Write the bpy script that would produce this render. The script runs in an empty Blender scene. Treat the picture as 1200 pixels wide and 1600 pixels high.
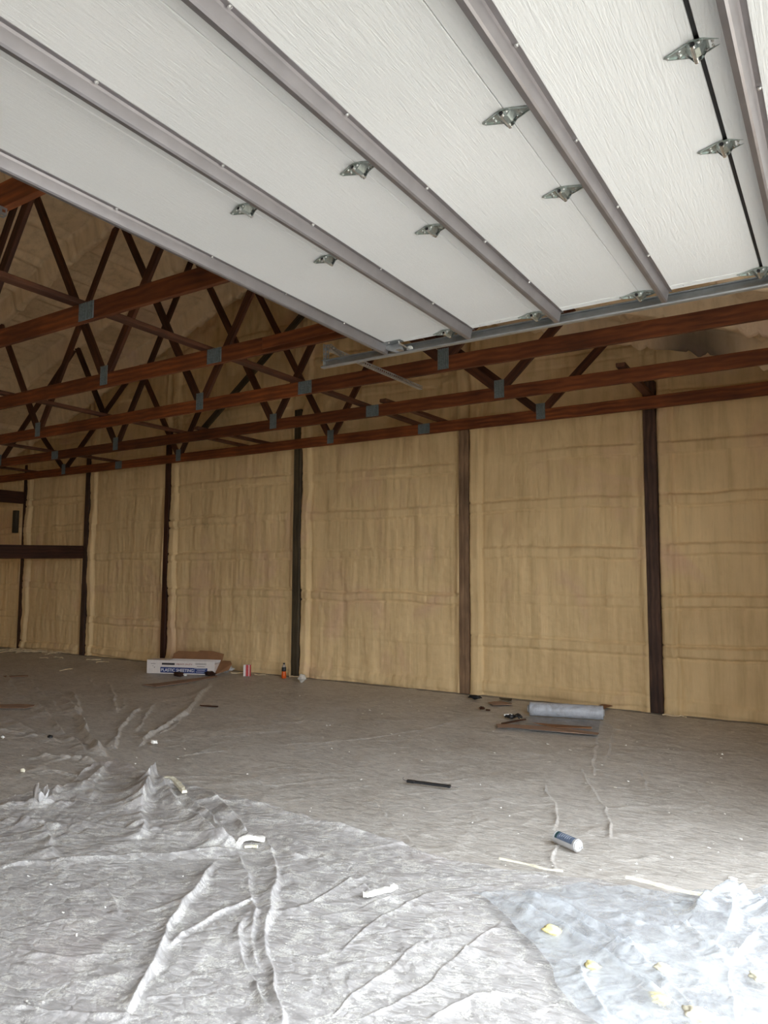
import bpy, bmesh, math, random
import numpy as np
from mathutils import Vector, Matrix

# ------------------------------------------------------------------ camera
CAM_H = 1.5
FPX = 1137.99
YAW, PITCH, ROLL = -0.56710954, 0.0861066, 0.00463281
_F = np.array([math.sin(YAW)*math.cos(PITCH), math.cos(YAW)*math.cos(PITCH), math.sin(PITCH)])
_R = np.array([math.cos(YAW), -math.sin(YAW), 0.0]); _U = np.cross(_R, _F)
_R2 = math.cos(ROLL)*_R + math.sin(ROLL)*_U; _U2 = -math.sin(ROLL)*_R + math.cos(ROLL)*_U
RW = np.stack([_R2, _U2, -_F])
col = bpy.context.scene.collection
cd = bpy.data.cameras.new('camera'); cam = bpy.data.objects.new('camera', cd); col.objects.link(cam)
cd.sensor_fit = 'VERTICAL'; cd.sensor_height = 36; cd.lens = FPX/1600*36; cd.clip_start = 0.02; cd.clip_end = 500
M = Matrix([[RW[j][i] for j in range(3)] + [0] for i in range(3)] + [[0, 0, 0, 1]])
M[2][3] = CAM_H
cam.matrix_world = M
sc = bpy.context.scene; sc.camera = cam
def ray(x, y): return RW.T @ np.array([x-600., -(y-800.), -FPX])
def atz(x, y, z=0.0):
    d = ray(x, y); return Vector(d*((z-CAM_H)/d[2])) + Vector((0, 0, CAM_H))
def aty(x, y, Y):
    d = ray(x, y); return Vector(d*(Y/d[1])) + Vector((0, 0, CAM_H))

# ------------------------------------------------------------------ light
SKY = 5.4
world = bpy.data.worlds.new('sky'); sc.world = world; world.use_nodes = True
bg = world.node_tree.nodes['Background']; bg.inputs[0].default_value = (0.88, 0.94, 1.0, 1); bg.inputs[1].default_value = SKY
sd = bpy.data.lights.new('sun', 'SUN'); sd.energy = 6.0; sd.angle = 0.01; sd.color = (1, .93, .82)
sun = bpy.data.objects.new('sun', sd); col.objects.link(sun)
sun.rotation_euler = (math.radians(18), math.radians(-38), 0)
def portal(name, x, y0, y1, z0, z1):
    l = bpy.data.lights.new(name, 'AREA'); l.shape = 'RECTANGLE'; l.size = z1-z0; l.size_y = y1-y0
    l.cycles.is_portal = True
    o = bpy.data.objects.new(name, l); col.objects.link(o)
    o.matrix_world = Matrix.Translation((x, (y0+y1)/2, (z0+z1)/2)) @ Matrix.Rotation(math.radians(90), 4, 'Y')
    return o
DOOR_Y0, DOOR_Y1, DOOR_Z = -0.8, 4.3, 3.0
XW = 0.62
portal('portal_door', XW+.05, DOOR_Y0, DOOR_Y1, 0, DOOR_Z)
portal('portal_fill_opening', XW+.05, -4.8, -2.2, 0, DOOR_Z)  # unseen opening behind the camera, added to let in more fill light
vs = sc.view_settings; vs.view_transform = 'Standard'; vs.look = 'None'; vs.gamma = 1; vs.use_curve_mapping = False
vs.exposure = 0.93
sc.cycles.max_bounces = 10; sc.cycles.diffuse_bounces = 6; sc.cycles.transparent_max_bounces = 12
sc.cycles.use_denoising = True
sc.cycles.sample_clamp_indirect = 6

# ------------------------------------------------------------------ helpers
random.seed(7); rng = np.random.RandomState(11)
TAB = rng.rand(64, 256, 256).astype(np.float32)
def vn(x, y, s=0):
    xi = np.floor(x).astype(np.int64); yi = np.floor(y).astype(np.int64)
    fx = x-xi; fy = y-yi; fx = fx*fx*fx*(fx*(fx*6-15)+10); fy = fy*fy*fy*(fy*(fy*6-15)+10)
    T = TAB[s % 64]; a = xi & 255; b = yi & 255; a1 = (xi+1) & 255; b1 = (yi+1) & 255
    return ((T[a, b]*(1-fx)+T[a1, b]*fx)*(1-fy)+(T[a, b1]*(1-fx)+T[a1, b1]*fx)*fy)*2-1
def fbm(x, y, s=0, o=4, g=.5):
    r = 0; a = 1.
    for i in range(o): r = r+a*vn(x, y, s+i); x = x*2.03+13.7; y = y*2.03+5.1; a *= g
    return r
def ridged(x, y, s=0, o=3):
    r = 0; a = 1.
    for i in range(o):
        n = 1-np.abs(vn(x, y, s+i)); r = r+a*n**3; x = x*1.93+3.7; y = y*1.93+9.1; a *= .5
    return r
PW = {}
def put(o, parent, Mw):
    col.objects.link(o) if o.name not in col.objects else None
    if parent is not None:
        o.parent = parent; o.matrix_parent_inverse = Matrix(); o.matrix_basis = PW[parent.name].inverted() @ Mw
    else:
        o.matrix_basis = Mw
    PW[o.name] = Mw.copy(); return o
def tag(o, label=None, cat=None, group=None, kind=None):
    if label: o['label'] = label
    if cat: o['category'] = cat
    if group: o['group'] = group
    if kind: o['kind'] = kind
    return o
def empty(name, loc, rz=0, parent=None):
    o = bpy.data.objects.new(name, None); o.empty_display_size = .1
    return put(o, parent, Matrix.Translation(Vector(loc)) @ Matrix.Rotation(rz, 4, 'Z'))
def obj(name, me, mat, parent=None, Mw=None):
    o = bpy.data.objects.new(name, me)
    if mat and not me.materials: me.materials.append(mat)
    return put(o, parent, Mw if Mw is not None else (PW[parent.name].copy() if parent else Matrix()))
def mesh(name, V, F, smooth=False):
    me = bpy.data.meshes.new(name); me.from_pydata([tuple(v) for v in V], [], F); me.update()
    if smooth: me.polygons.foreach_set('use_smooth', [True]*len(me.polygons))
    return me
def grid_mesh(name, P, smooth=True, mask=None):
    H, W = P.shape[:2]; me = bpy.data.meshes.new(name)
    idx = np.arange(H*W).reshape(H, W)
    q = np.stack([idx[:-1, :-1], idx[:-1, 1:], idx[1:, 1:], idx[1:, :-1]], -1)
    q = q[mask] if mask is not None else q.reshape(-1, 4)
    n = len(q)
    me.vertices.add(H*W); me.vertices.foreach_set('co', P.reshape(-1).astype(np.float32))
    me.loops.add(n*4); me.loops.foreach_set('vertex_index', q.reshape(-1).astype(np.int32))
    me.polygons.add(n); me.polygons.foreach_set('loop_start', np.arange(0, n*4, 4, dtype=np.int32))
    me.polygons.foreach_set('use_smooth', np.full(n, smooth))
    me.update(calc_edges=True); return me
def bm_mesh(name, fn, bevel=0, smooth=False):
    bm = bmesh.new(); fn(bm)
    if bevel: bmesh.ops.bevel(bm, geom=bm.edges[:], offset=bevel, segments=1, affect='EDGES')
    bmesh.ops.recalc_face_normals(bm, faces=bm.faces[:])
    me = bpy.data.meshes.new(name); bm.to_mesh(me); bm.free()
    if smooth:
        me.polygons.foreach_set('use_smooth', [True]*len(me.polygons))
    return me
def add_box(bm, lo, hi, Mx=None):
    r = bmesh.ops.create_cube(bm, size=1)['verts']
    for v in r:
        v.co = Vector([(lo[i]+hi[i])/2 + v.co[i]*(hi[i]-lo[i]) for i in range(3)])
        if Mx is not None: v.co = Mx @ v.co
def add_cyl(bm, p0, p1, r0, r1=None, n=12, cap=True):
    r1 = r0 if r1 is None else r1; p0 = Vector(p0); p1 = Vector(p1); d = (p1-p0).normalized()
    a = d.orthogonal().normalized(); b = d.cross(a)
    A = [bm.verts.new(p0+(a*math.cos(t)+b*math.sin(t))*r0) for t in [2*math.pi*i/n for i in range(n)]]
    B = [bm.verts.new(p1+(a*math.cos(t)+b*math.sin(t))*r1) for t in [2*math.pi*i/n for i in range(n)]]
    for i in range(n): bm.faces.new((A[i], A[(i+1) % n], B[(i+1) % n], B[i]))
    if cap: bm.faces.new(A[::-1]); bm.faces.new(B)
def lathe(bm, prof, n=20, Mx=None):
    rings = []
    for r, z in prof:
        ring = [bm.verts.new((Mx or Matrix()) @ Vector((max(r, 1e-4)*math.cos(2*math.pi*i/n), max(r, 1e-4)*math.sin(2*math.pi*i/n), z))) for i in range(n)]
        rings.append(ring)
    for a, b in zip(rings, rings[1:]):
        for i in range(n): bm.faces.new((a[i], a[(i+1) % n], b[(i+1) % n], b[i]))
    bm.faces.new(rings[0][::-1]); bm.faces.new(rings[-1])
def add_prism(bm, pts, z0, z1, Mx=None):
    Mx = Mx or Matrix()
    A = [bm.verts.new(Mx @ Vector((x, y, z0))) for x, y in pts]; B = [bm.verts.new(Mx @ Vector((x, y, z1))) for x, y in pts]
    n = len(pts)
    for i in range(n): bm.faces.new((A[i], A[(i+1) % n], B[(i+1) % n], B[i]))
    bm.faces.new(A[::-1]); bm.faces.new(B)
def strip_profile(bm, prof, y0, y1, th=.0015, ny=1):
    """open profile (x,z) swept along Y with a thickness"""
    pts = [Vector((p[0], 0, p[1])) for p in prof]; n = len(pts); off = []
    for i in range(n):
        t = (pts[min(i+1, n-1)]-pts[max(i-1, 0)]).normalized(); off.append(Vector((-t.z, 0, t.x))*th)
    loop = pts+[p+o for p, o in zip(pts[::-1], off[::-1])]
    A = [bm.verts.new((p.x, y0, p.z)) for p in loop]; B = [bm.verts.new((p.x, y1, p.z)) for p in loop]; m = len(loop)
    for i in range(m): bm.faces.new((A[i], A[(i+1) % m], B[(i+1) % m], B[i]))
    for i in range(n-1):
        for S in (A, B): bm.faces.new((S[i], S[i+1], S[m-2-i], S[m-1-i]))
def frame(p0, p1, up=(0, 0, 1)):
    p0 = Vector(p0); p1 = Vector(p1); x = (p1-p0).normalized(); y = Vector(up).cross(x).normalized(); z = x.cross(y)
    Mx = Matrix((x, y, z)).transposed().to_4x4(); Mx.translation = (p0+p1)/2; return Mx, (p1-p0).length
def board_mesh(L, w, t, bev=.003, wob=0):
    def fn(bm):
        n = max(1, int(L/.35)) if wob else 1
        rows = []
        for i in range(n+1):
            x = -L/2+L*i/n; dz = random.uniform(-wob, wob) if wob else 0; dy = random.uniform(-wob, wob) if wob else 0
            rows.append([bm.verts.new((x, sy*t/2+dy, sz*w/2+dz)) for sy, sz in ((-1, -1), (1, -1), (1, 1), (-1, 1))])
        for a, b in zip(rows, rows[1:]):
            for k in range(4): bm.faces.new((a[k], a[(k+1) % 4], b[(k+1) % 4], b[k]))
        bm.faces.new(rows[0][::-1]); bm.faces.new(rows[-1])
    bm = bmesh.new(); fn(bm); bmesh.ops.recalc_face_normals(bm, faces=bm.faces[:])
    if bev:
        ed = [e for e in bm.edges if abs((e.verts[0].co-e.verts[1].co).x) > L*.01 or abs(e.verts[0].co.x) > L/2-1e-4]
        bmesh.ops.bevel(bm, geom=[e for e in ed if len(e.link_faces) == 2 and e.calc_face_angle(0) > .8], offset=bev, segments=1, affect='EDGES')
    me = bpy.data.meshes.new('board'); bm.to_mesh(me); bm.free(); return me
def board(name, p0, p1, w, t, mat, parent=None, up=(0, 0, 1), wob=0, bev=.003):
    Mx, L = frame(p0, p1, up)
    return obj(name, board_mesh(L, w, t, bev, wob), mat, parent, Mx)

# ------------------------------------------------------------------ materials
def newmat(name):
    m = bpy.data.materials.new(name); m.use_nodes = True
    return m, m.node_tree.nodes, m.node_tree.links, m.node_tree.nodes['Principled BSDF']
def N(ns, t, **k):
    n = ns.new(t)
    for a, v in k.items():
        if a.startswith('i_'): n.inputs[a[2:].replace('_', ' ')].default_value = v
        else: setattr(n, a, v)
    return n
def ramp(ns, stops):
    r = ns.new('ShaderNodeValToRGB'); e = r.color_ramp.elements
    while len(e) < len(stops): e.new(.5)
    for el, (p, c) in zip(e, stops): el.position = p; el.color = (*c, 1) if len(c) == 3 else c
    return r
def coords(ns, ls, scale=(1, 1, 1), kind='Object', loc=None):
    tc = ns.new('ShaderNodeTexCoord'); mp = ns.new('ShaderNodeMapping'); mp.inputs['Scale'].default_value = scale
    ls.new(tc.outputs[kind], mp.inputs['Vector'])
    return mp
def noise(ns, ls, vec, scale, detail=4, rough=.5, dist=0, ntype=None):
    n = N(ns, 'ShaderNodeTexNoise'); n.inputs['Scale'].default_value = scale; n.inputs['Detail'].default_value = detail
    n.inputs['Roughness'].default_value = rough; n.inputs['Distortion'].default_value = dist
    if ntype: n.noise_type = ntype
    ls.new(vec, n.inputs['Vector']); return n
def mixc(ns, ls, a, b, f, mode='MIX'):
    m = ns.new('ShaderNodeMix'); m.data_type = 'RGBA'; m.blend_type = mode
    for sck, v in ((m.inputs[6], a), (m.inputs[7], b)):
        if isinstance(v, tuple): sck.default_value = (*v, 1)
        else: ls.new(v, sck)
    if isinstance(f, float): m.inputs[0].default_value = f
    else: ls.new(f, m.inputs[0])
    return m.outputs[2]
def bump(ns, ls, h, strength, dist, nrm=None):
    b = N(ns, 'ShaderNodeBump'); b.inputs['Strength'].default_value = strength; b.inputs['Distance'].default_value = dist
    ls.new(h, b.inputs['Height'])
    if nrm is not None: ls.new(nrm, b.inputs['Normal'])
    return b.outputs['Normal']
def plain(name, c, rough=.6, metal=0, spec=.5, var=.12, bscale=30):
    m, ns, ls, p = newmat(name)
    mp = coords(ns, ls); n = noise(ns, ls, mp.outputs[0], bscale, 3)
    r = ramp(ns, [(.3, tuple(v*(1-var) for v in c)), (.7, tuple(min(1, v*(1+var)) for v in c))]); ls.new(n.outputs['Fac'], r.inputs[0])
    ls.new(r.outputs[0], p.inputs['Base Color']); p.inputs['Roughness'].default_value = rough; p.inputs['Metallic'].default_value = metal
    p.inputs['Specular IOR Level'].default_value = spec
    return m
def wood(name, light, dark, knots=.5, rough=.62):
    m, ns, ls, p = newmat(name)
    oi = ns.new('ShaderNodeObjectInfo')
    tc = ns.new('ShaderNodeTexCoord'); add = N(ns, 'ShaderNodeVectorMath', operation='ADD')
    sc_ = N(ns, 'ShaderNodeVectorMath', operation='SCALE'); comb = ns.new('ShaderNodeCombineXYZ')
    for i in range(3): ls.new(oi.outputs['Random'], comb.inputs[i])
    ls.new(comb.outputs[0], sc_.inputs[0]); sc_.inputs['Scale'].default_value = 37.
    ls.new(tc.outputs['Object'], add.inputs[0]); ls.new(sc_.outputs[0], add.inputs[1])
    mp = ns.new('ShaderNodeMapping'); mp.inputs['Scale'].default_value = (1, 14, 14); ls.new(add.outputs[0], mp.inputs['Vector'])
    n1 = noise(ns, ls, mp.outputs[0], 2.2, 6, .6, .6)
    n2 = noise(ns, ls, add.outputs[0], 2.0, 3)
    mp2 = ns.new('ShaderNodeMapping'); mp2.inputs['Scale'].default_value = (2.2, 5, 5); ls.new(add.outputs[0], mp2.inputs['Vector'])
    w = N(ns, 'ShaderNodeTexWave', wave_type='RINGS'); w.inputs['Scale'].default_value = 1.6; w.inputs['Distortion'].default_value = 5; w.inputs['Detail'].default_value = 3
    ls.new(mp2.outputs[0], w.inputs['Vector'])
    f = mixc(ns, ls, n1.outputs['Color'], w.outputs['Color'], .16)
    r = ramp(ns, [(.25, dark), (.55, tuple((a+b)/2 for a, b in zip(light, dark))), (.75, light)]); ls.new(f, r.inputs[0])
    r2 = ramp(ns, [(.3, (.45, .42, .42)), (.62, (1.1, 1.05, 1.0))]); ls.new(n2.outputs['Fac'], r2.inputs[0])
    c = mixc(ns, ls, r.outputs[0], r2.outputs[0], .8, 'MULTIPLY')
    r3 = ramp(ns, [(0, (.62, .6, .6)), (1, (1.25, 1.2, 1.1))]); ls.new(oi.outputs['Random'], r3.inputs[0])
    c = mixc(ns, ls, c, r3.outputs[0], .8, 'MULTIPLY')
    ls.new(c, p.inputs['Base Color']); p.inputs['Roughness'].default_value = rough; p.inputs['Specular IOR Level'].default_value = .3
    ls.new(bump(ns, ls, f, .35, .004), p.inputs['Normal'])
    return m
M_wood = wood('stained_lumber', (.31, .097, .029), (.07, .020, .009))
M_web = wood('web_lumber', (.125, .046, .020), (.038, .013, .008))
M_wood_dark = wood('dark_lumber', (.10, .035, .016), (.02, .009, .006))
M_post = wood('weathered_post', (.31, .215, .14), (.13, .08, .05))
M_post_dark = wood('dark_post', (.15, .082, .055), (.026, .016, .013))
M_post_green = wood('greenish_post', (.11, .088, .055), (.03, .025, .017))
def foam_mat(name, tint=(1, 1, 1), gap_shade=None):
    m, ns, ls, p = newmat(name)
    mp = coords(ns, ls, (1, 1, 1)); st = coords(ns, ls, (9, 9, .7))
    n1 = noise(ns, ls, mp.outputs[0], .55, 5, .55, .4)
    r1 = ramp(ns, [(.3, (.64, .455, .235)), (.5, (.73, .535, .285)), (.68, (.79, .58, .31))]); ls.new(n1.outputs['Fac'], r1.inputs[0])
    n2 = noise(ns, ls, st.outputs[0], 1.0, 5, .6)
    r2 = ramp(ns, [(.32, (.80, .78, .74)), (.5, (1, 1, 1)), (.7, (1.1, 1.1, 1.12))]); ls.new(n2.outputs['Fac'], r2.inputs[0])
    c = mixc(ns, ls, r1.outputs[0], r2.outputs[0], .75, 'MULTIPLY')
    n3 = noise(ns, ls, mp.outputs[0], .9, 4, .6, .8)
    r3 = ramp(ns, [(.56, (0, 0, 0)), (.72, (1, 1, 1))]); ls.new(n3.outputs['Fac'], r3.inputs[0])
    c = mixc(ns, ls, c, (.66, .42, .29), mixc(ns, ls, (0., 0., 0.), r3.outputs[0], .55))
    c = mixc(ns, ls, c, tint, 1.0, 'MULTIPLY')
    if gap_shade:  # shade of a gap in the foam, painted dark into the colour
        mp5 = coords(ns, ls, gap_shade[1]); mp5.vector_type = 'POINT'; mp5.inputs['Location'].default_value = tuple(-a*b for a, b in zip(gap_shade[0], gap_shade[1]))
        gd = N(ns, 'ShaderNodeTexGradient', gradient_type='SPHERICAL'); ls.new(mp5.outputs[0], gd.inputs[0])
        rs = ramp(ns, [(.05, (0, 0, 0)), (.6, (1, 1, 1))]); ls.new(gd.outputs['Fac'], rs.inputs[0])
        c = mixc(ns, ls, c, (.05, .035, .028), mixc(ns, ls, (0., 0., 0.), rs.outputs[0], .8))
    ls.new(c, p.inputs['Base Color']); p.inputs['Roughness'].default_value = .72; p.inputs['Specular IOR Level'].default_value = .3
    fine = noise(ns, ls, mp.outputs[0], 34, 4, .6); lump = noise(ns, ls, st.outputs[0], 2.2, 4, .6)
    nn = bump(ns, ls, lump.outputs['Fac'], .5, .02); ls.new(bump(ns, ls, fine.outputs['Fac'], .35, .006, nn), p.inputs['Normal'])
    return m
M_foam = foam_mat('spray_foam')
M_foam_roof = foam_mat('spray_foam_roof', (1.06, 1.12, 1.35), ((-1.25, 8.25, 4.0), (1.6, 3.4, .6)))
M_foam_light = plain('cut_foam', (.80, .76, .60), .8, bscale=60)
M_foam_white = plain('white_foam', (.86, .85, .80), .7, bscale=60)
M_foam_yellow = plain('yellow_foam', (.85, .74, .36), .7, var=.2, bscale=25)
def galv(name, c=(.42, .43, .44), rough=.38, metal=.85, spangle=True):
    m, ns, ls, p = newmat(name)
    mp = coords(ns, ls); v = N(ns, 'ShaderNodeTexVoronoi'); v.inputs['Scale'].default_value = 70; ls.new(mp.outputs[0], v.inputs['Vector'])
    n = noise(ns, ls, mp.outputs[0], 6, 4)
    f = mixc(ns, ls, v.outputs['Color'], n.outputs['Color'], .6)
    r = ramp(ns, [(.3, tuple(x*.75 for x in c)), (.7, tuple(min(1, x*1.25) for x in c))]); ls.new(f, r.inputs[0])
    ls.new(r.outputs[0], p.inputs['Base Color']); p.inputs['Metallic'].default_value = metal
    rr = N(ns, 'ShaderNodeMapRange'); rr.inputs['To Min'].default_value = rough-.08; rr.inputs['To Max'].default_value = rough+.14
    ls.new(n.outputs['Fac'], rr.inputs['Value']); ls.new(rr.outputs[0], p.inputs['Roughness'])
    return m
M_galv = plain('galvanized_steel', (.42, .44, .45), .36, .8, var=.12, bscale=14)
M_strut = plain('strut_steel', (.30, .28, .285), .40, .75, var=.08, bscale=9)
M_hinge = galv('zinc_hinge', (.45, .50, .48), .3, .9)
M_bolt = galv('bolt_steel', (.75, .75, .74), .25, .95)
M_plate = galv('truss_plate_steel', (.20, .24, .25), .5, .55)
M_black = plain('black_rubber', (.012, .012, .013), .5)
def door_mat():
    m, ns, ls, p = newmat('white_door_steel')
    mp = coords(ns, ls, (26, 2.2, 26)); n = noise(ns, ls, mp.outputs[0], 3.2, 5, .65, 1.2)
    mp2 = coords(ns, ls); n2 = noise(ns, ls, mp2.outputs[0], 1.2, 3)
    r = ramp(ns, [(.3, (.76, .765, .755)), (.7, (.82, .82, .81))]); ls.new(n2.outputs['Fac'], r.inputs[0])
    ls.new(r.outputs[0], p.inputs['Base Color']); p.inputs['Roughness'].default_value = .42; p.inputs['Specular IOR Level'].default_value = .35
    ls.new(bump(ns, ls, n.outputs['Fac'], .8, .004), p.inputs['Normal'])
    return m
M_door = door_mat()
M_white = plain('white_enamel', (.80, .81, .80), .4, var=.03)
def plastic_mat(name, base, fleck, dirt, alpha_lo, alpha_hi, rough, flecks=.5, fs=1.0, bs=1.0, pink=0., ff=80, streak=2.6, crk=.4):
    m, ns, ls, p = newmat(name)
    mp = coords(ns, ls); v = mp.outputs[0]
    big = noise(ns, ls, v, 1.3*fs, 5, .6, .6)
    st = coords(ns, ls, (1.0, streak, 1)); cr = noise(ns, ls, st.outputs[0], 7*fs, 6, .62, 1.4)
    fine = noise(ns, ls, v, ff*fs, 4, .7, .3)
    mid = noise(ns, ls, v, 11*fs, 5, .65, 1.0)
    r = ramp(ns, [(.30, dirt), (.60, base)]); ls.new(big.outputs['Fac'], r.inputs[0])
    r2 = ramp(ns, [(.38, (.72, .71, .70)), (.52, (1, 1, 1)), (.68, (1.16, 1.16, 1.15))]); ls.new(cr.outputs['Fac'], r2.inputs[0])
    c = mixc(ns, ls, r.outputs[0], r2.outputs[0], .8, 'MULTIPLY')
    mu = N(ns, 'ShaderNodeMath', operation='MULTIPLY'); ls.new(fine.outputs['Fac'], mu.inputs[0]); ls.new(mid.outputs['Fac'], mu.inputs[1])
    r3 = ramp(ns, [(.255, (0, 0, 0)), (.325, (1, 1, 1))]); ls.new(mu.outputs[0], r3.inputs[0])
    c = mixc(ns, ls, c, fleck, mixc(ns, ls, (0., 0., 0.), r3.outputs[0], flecks))
    if pink:
        n4 = noise(ns, ls, v, .9, 3, .5, .5); r4 = ramp(ns, [(.58, (0, 0, 0)), (.75, (1, 1, 1))]); ls.new(n4.outputs['Fac'], r4.inputs[0])
        c = mixc(ns, ls, c, (.60, .50, .50), mixc(ns, ls, (0., 0., 0.), r4.outputs[0], pink))
    ls.new(c, p.inputs['Base Color']); p.inputs['Roughness'].default_value = rough; p.inputs['Specular IOR Level'].default_value = .5
    rd = N(ns, 'ShaderNodeTexNoise'); rd.noise_type = 'RIDGED_MULTIFRACTAL'; rd.inputs['Scale'].default_value = 4.5*bs; rd.inputs['Detail'].default_value = 5
    rd.inputs['Distortion'].default_value = .8; ls.new(st.outputs[0], rd.inputs['Vector'])
    wv = noise(ns, ls, v, 3.0, 3, .5); wa = N(ns, 'ShaderNodeVectorMath', operation='SCALE'); wa.inputs['Scale'].default_value = .35; ls.new(wv.outputs['Color'], wa.inputs[0])
    wb_ = N(ns, 'ShaderNodeVectorMath', operation='ADD'); ls.new(st.outputs[0], wb_.inputs[0]); ls.new(wa.outputs[0], wb_.inputs[1])
    nn = None
    for vs_, vd_ in ((7*bs, .5), (17*bs, .4)):
        vo = N(ns, 'ShaderNodeTexVoronoi', feature='DISTANCE_TO_EDGE'); vo.inputs['Scale'].default_value = vs_; ls.new(wb_.outputs[0], vo.inputs['Vector'])
        rv = ramp(ns, [(0, (0, 0, 0)), (.22, (1, 1, 1))]); ls.new(vo.outputs['Distance'], rv.inputs[0])
        nn = bump(ns, ls, rv.outputs[0], vd_*crk, .010*7*bs/vs_, nn)
    nn = bump(ns, ls, rd.outputs['Fac'], .25, .008, nn)
    nn = bump(ns, ls, fine.outputs['Fac'], .3, .004, nn)
    ls.new(nn, p.inputs['Normal'])
    # a thin film: part of it lets the floor below show through
    tr = ns.new('ShaderNodeBsdfTransparent'); tl = ns.new('ShaderNodeBsdfTranslucent'); ls.new(c, tl.inputs['Color'])
    m1 = ns.new('ShaderNodeMixShader'); m1.inputs[0].default_value = .25; ls.new(p.outputs[0], m1.inputs[1]); ls.new(tl.outputs[0], m1.inputs[2])
    mr = N(ns, 'ShaderNodeMapRange'); mr.inputs['From Min'].default_value = .35; mr.inputs['From Max'].default_value = .65
    mr.inputs['To Min'].default_value = alpha_lo; mr.inputs['To Max'].default_value = alpha_hi; ls.new(mid.outputs['Fac'], mr.inputs['Value'])
    m2 = ns.new('ShaderNodeMixShader'); ls.new(mr.outputs[0], m2.inputs[0]); ls.new(tr.outputs[0], m2.inputs[1]); ls.new(m1.outputs[0], m2.inputs[2])
    ls.new(m2.outputs[0], ns['Material Output'].inputs['Surface'])
    return m
M_pl_far = plastic_mat('dusty_plastic_film', (.72, .685, .64), (.90, .88, .83), (.60, .56, .51), 1.0, 1.0, .45, .5, streak=3.6, bs=1.3)
M_pl_near = plastic_mat('overspray_plastic_film', (.66, .645, .64), (.90, .895, .85), (.56, .54, .54), .9, 1.0, .30, .85, pink=.3, bs=1.2, ff=110, crk=.5)
M_pl_clear = plastic_mat('clear_plastic_film', (.65, .69, .73), (.76, .78, .80), (.57, .61, .66), .28, .72, .22, .3, bs=.5, streak=1.2)
def concrete():
    m, ns, ls, p = newmat('concrete')
    mp = coords(ns, ls); n = noise(ns, ls, mp.outputs[0], 1.5, 8, .65)
    r = ramp(ns, [(.3, (.20, .185, .165)), (.7, (.32, .30, .27))]); ls.new(n.outputs['Fac'], r.inputs[0]); ls.new(r.outputs[0], p.inputs['Base Color'])
    p.inputs['Roughness'].default_value = .8; ls.new(bump(ns, ls, n.outputs['Fac'], .3, .01), p.inputs['Normal']); return m
M_conc = concrete()
M_gravel = plain('pale_gravel', (.36, .345, .31), .9, bscale=8)
M_card = plain('brown_cardboard', (.24, .115, .05), .8, bscale=9)
M_card_pale = plain('pale_cardboard', (.30, .19, .13), .8, bscale=9)

# ------------------------------------------------------------------ setting
XL, YB, YF = -15.4, 8.55, -7.0
XP, ZJ, SL = -7.67, 5.97, .333
def zj(X): return ZJ-SL*np.abs(X-XP)
def smooth(e0, e1, x):
    t = np.clip((x-e0)/(e1-e0), 0, 1); return t*t*(3-2*t)
fl = obj('floor', mesh('floor', [(XL-.3, YF-.2, 0), (XW+.1, YF-.2, 0), (XW+.1, YB+.2, 0), (XL-.3, YB+.2, 0), (XL-.3, YF-.2, -.15), (XW+.1, YF-.2, -.15), (XW+.1, YB+.2, -.15), (XL-.3, YB+.2, -.15)],
     [(0, 1, 2, 3), (7, 6, 5, 4), (0, 4, 5, 1), (1, 5, 6, 2), (2, 6, 7, 3), (3, 7, 4, 0)]), M_conc)
tag(fl, 'dusty grey concrete floor slab of the pole barn', kind='structure')
gr = obj('ground', mesh('ground', [(XW+.1, -40, -.05), (60, -40, -.05), (60, 40, -.05), (XW+.1, 40, -.05)], [(0, 1, 2, 3)]), M_gravel)
tag(gr, 'pale gravel yard outside the open overhead door', kind='structure')

POSTS = [-1.846, -4.188, -6.968, -9.835, -12.03, -14.10]
GIRT = [.10, .66, 1.23, 1.80, 2.38, 2.95, 3.52, 4.1, 4.7, 5.3, 5.9]
def foam_relief(X, Z, seed, posts, girts, edge=.10):
    xw = X+.02*fbm(X*.7, Z*.9, seed+20); zw = Z+.022*fbm(X*1.1, Z*.8, seed+21, 3)
    d = .018*fbm(X*.9, Z*1.2, seed, 3)+.009*fbm(X*6, Z*.9, seed+4, 3)+.004*fbm(X*20, Z*14, seed+8, 2)
    bay = np.searchsorted(np.array(sorted(posts)) if len(posts) else np.array([0.]), X); rb = TAB[50]
    far_ = np.ones_like(X)
    for x0 in posts: far_ = far_*smooth(.10, .26, np.abs(X-x0))
    for k, g in enumerate(girts):
        g = g+.05*(rb[bay, k]-.5); bamp = .35+1.1*rb[bay, k+20]
        band = far_*smooth(-.075, -.05, zw-g)*(1-smooth(.05, .075, zw-g))
        amp = bamp*.020+.012*vn(X*.5+k*7, Z*0+k, seed+9)
        d = d+band*amp
        cre = np.exp(-((zw-g-.068)/.012)**2)+.8*np.exp(-((zw-g+.068)/.012)**2)
        d = d-bamp*cre*.020*np.clip(.6+vn(X*.8+k*3, Z*0, seed+10), 0, 1.4)
    for x0 in posts:
        u = np.abs(X-x0)-.068; ed_ = .15+.018*vn(X*0+x0, Z*2.5, seed+13)
        right = (X > x0)
        d = d+right*.055*smooth(.0, .02, u)*(1-smooth(ed_-.012, ed_+.012, u))*(1+.25*fbm(X*0, Z*2.5, seed+12, 3))
        d = d+(~right)*.03*np.exp(-((u-.02)/.05)**2)*(u > -.05)*(1+.5*fbm(X*0, Z*2.5, seed+12, 3))
        d = d-right*.016*np.exp(-((u-ed_-.02)/.012)**2)
        d = d-.02*(u < 0)
    return d
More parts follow.
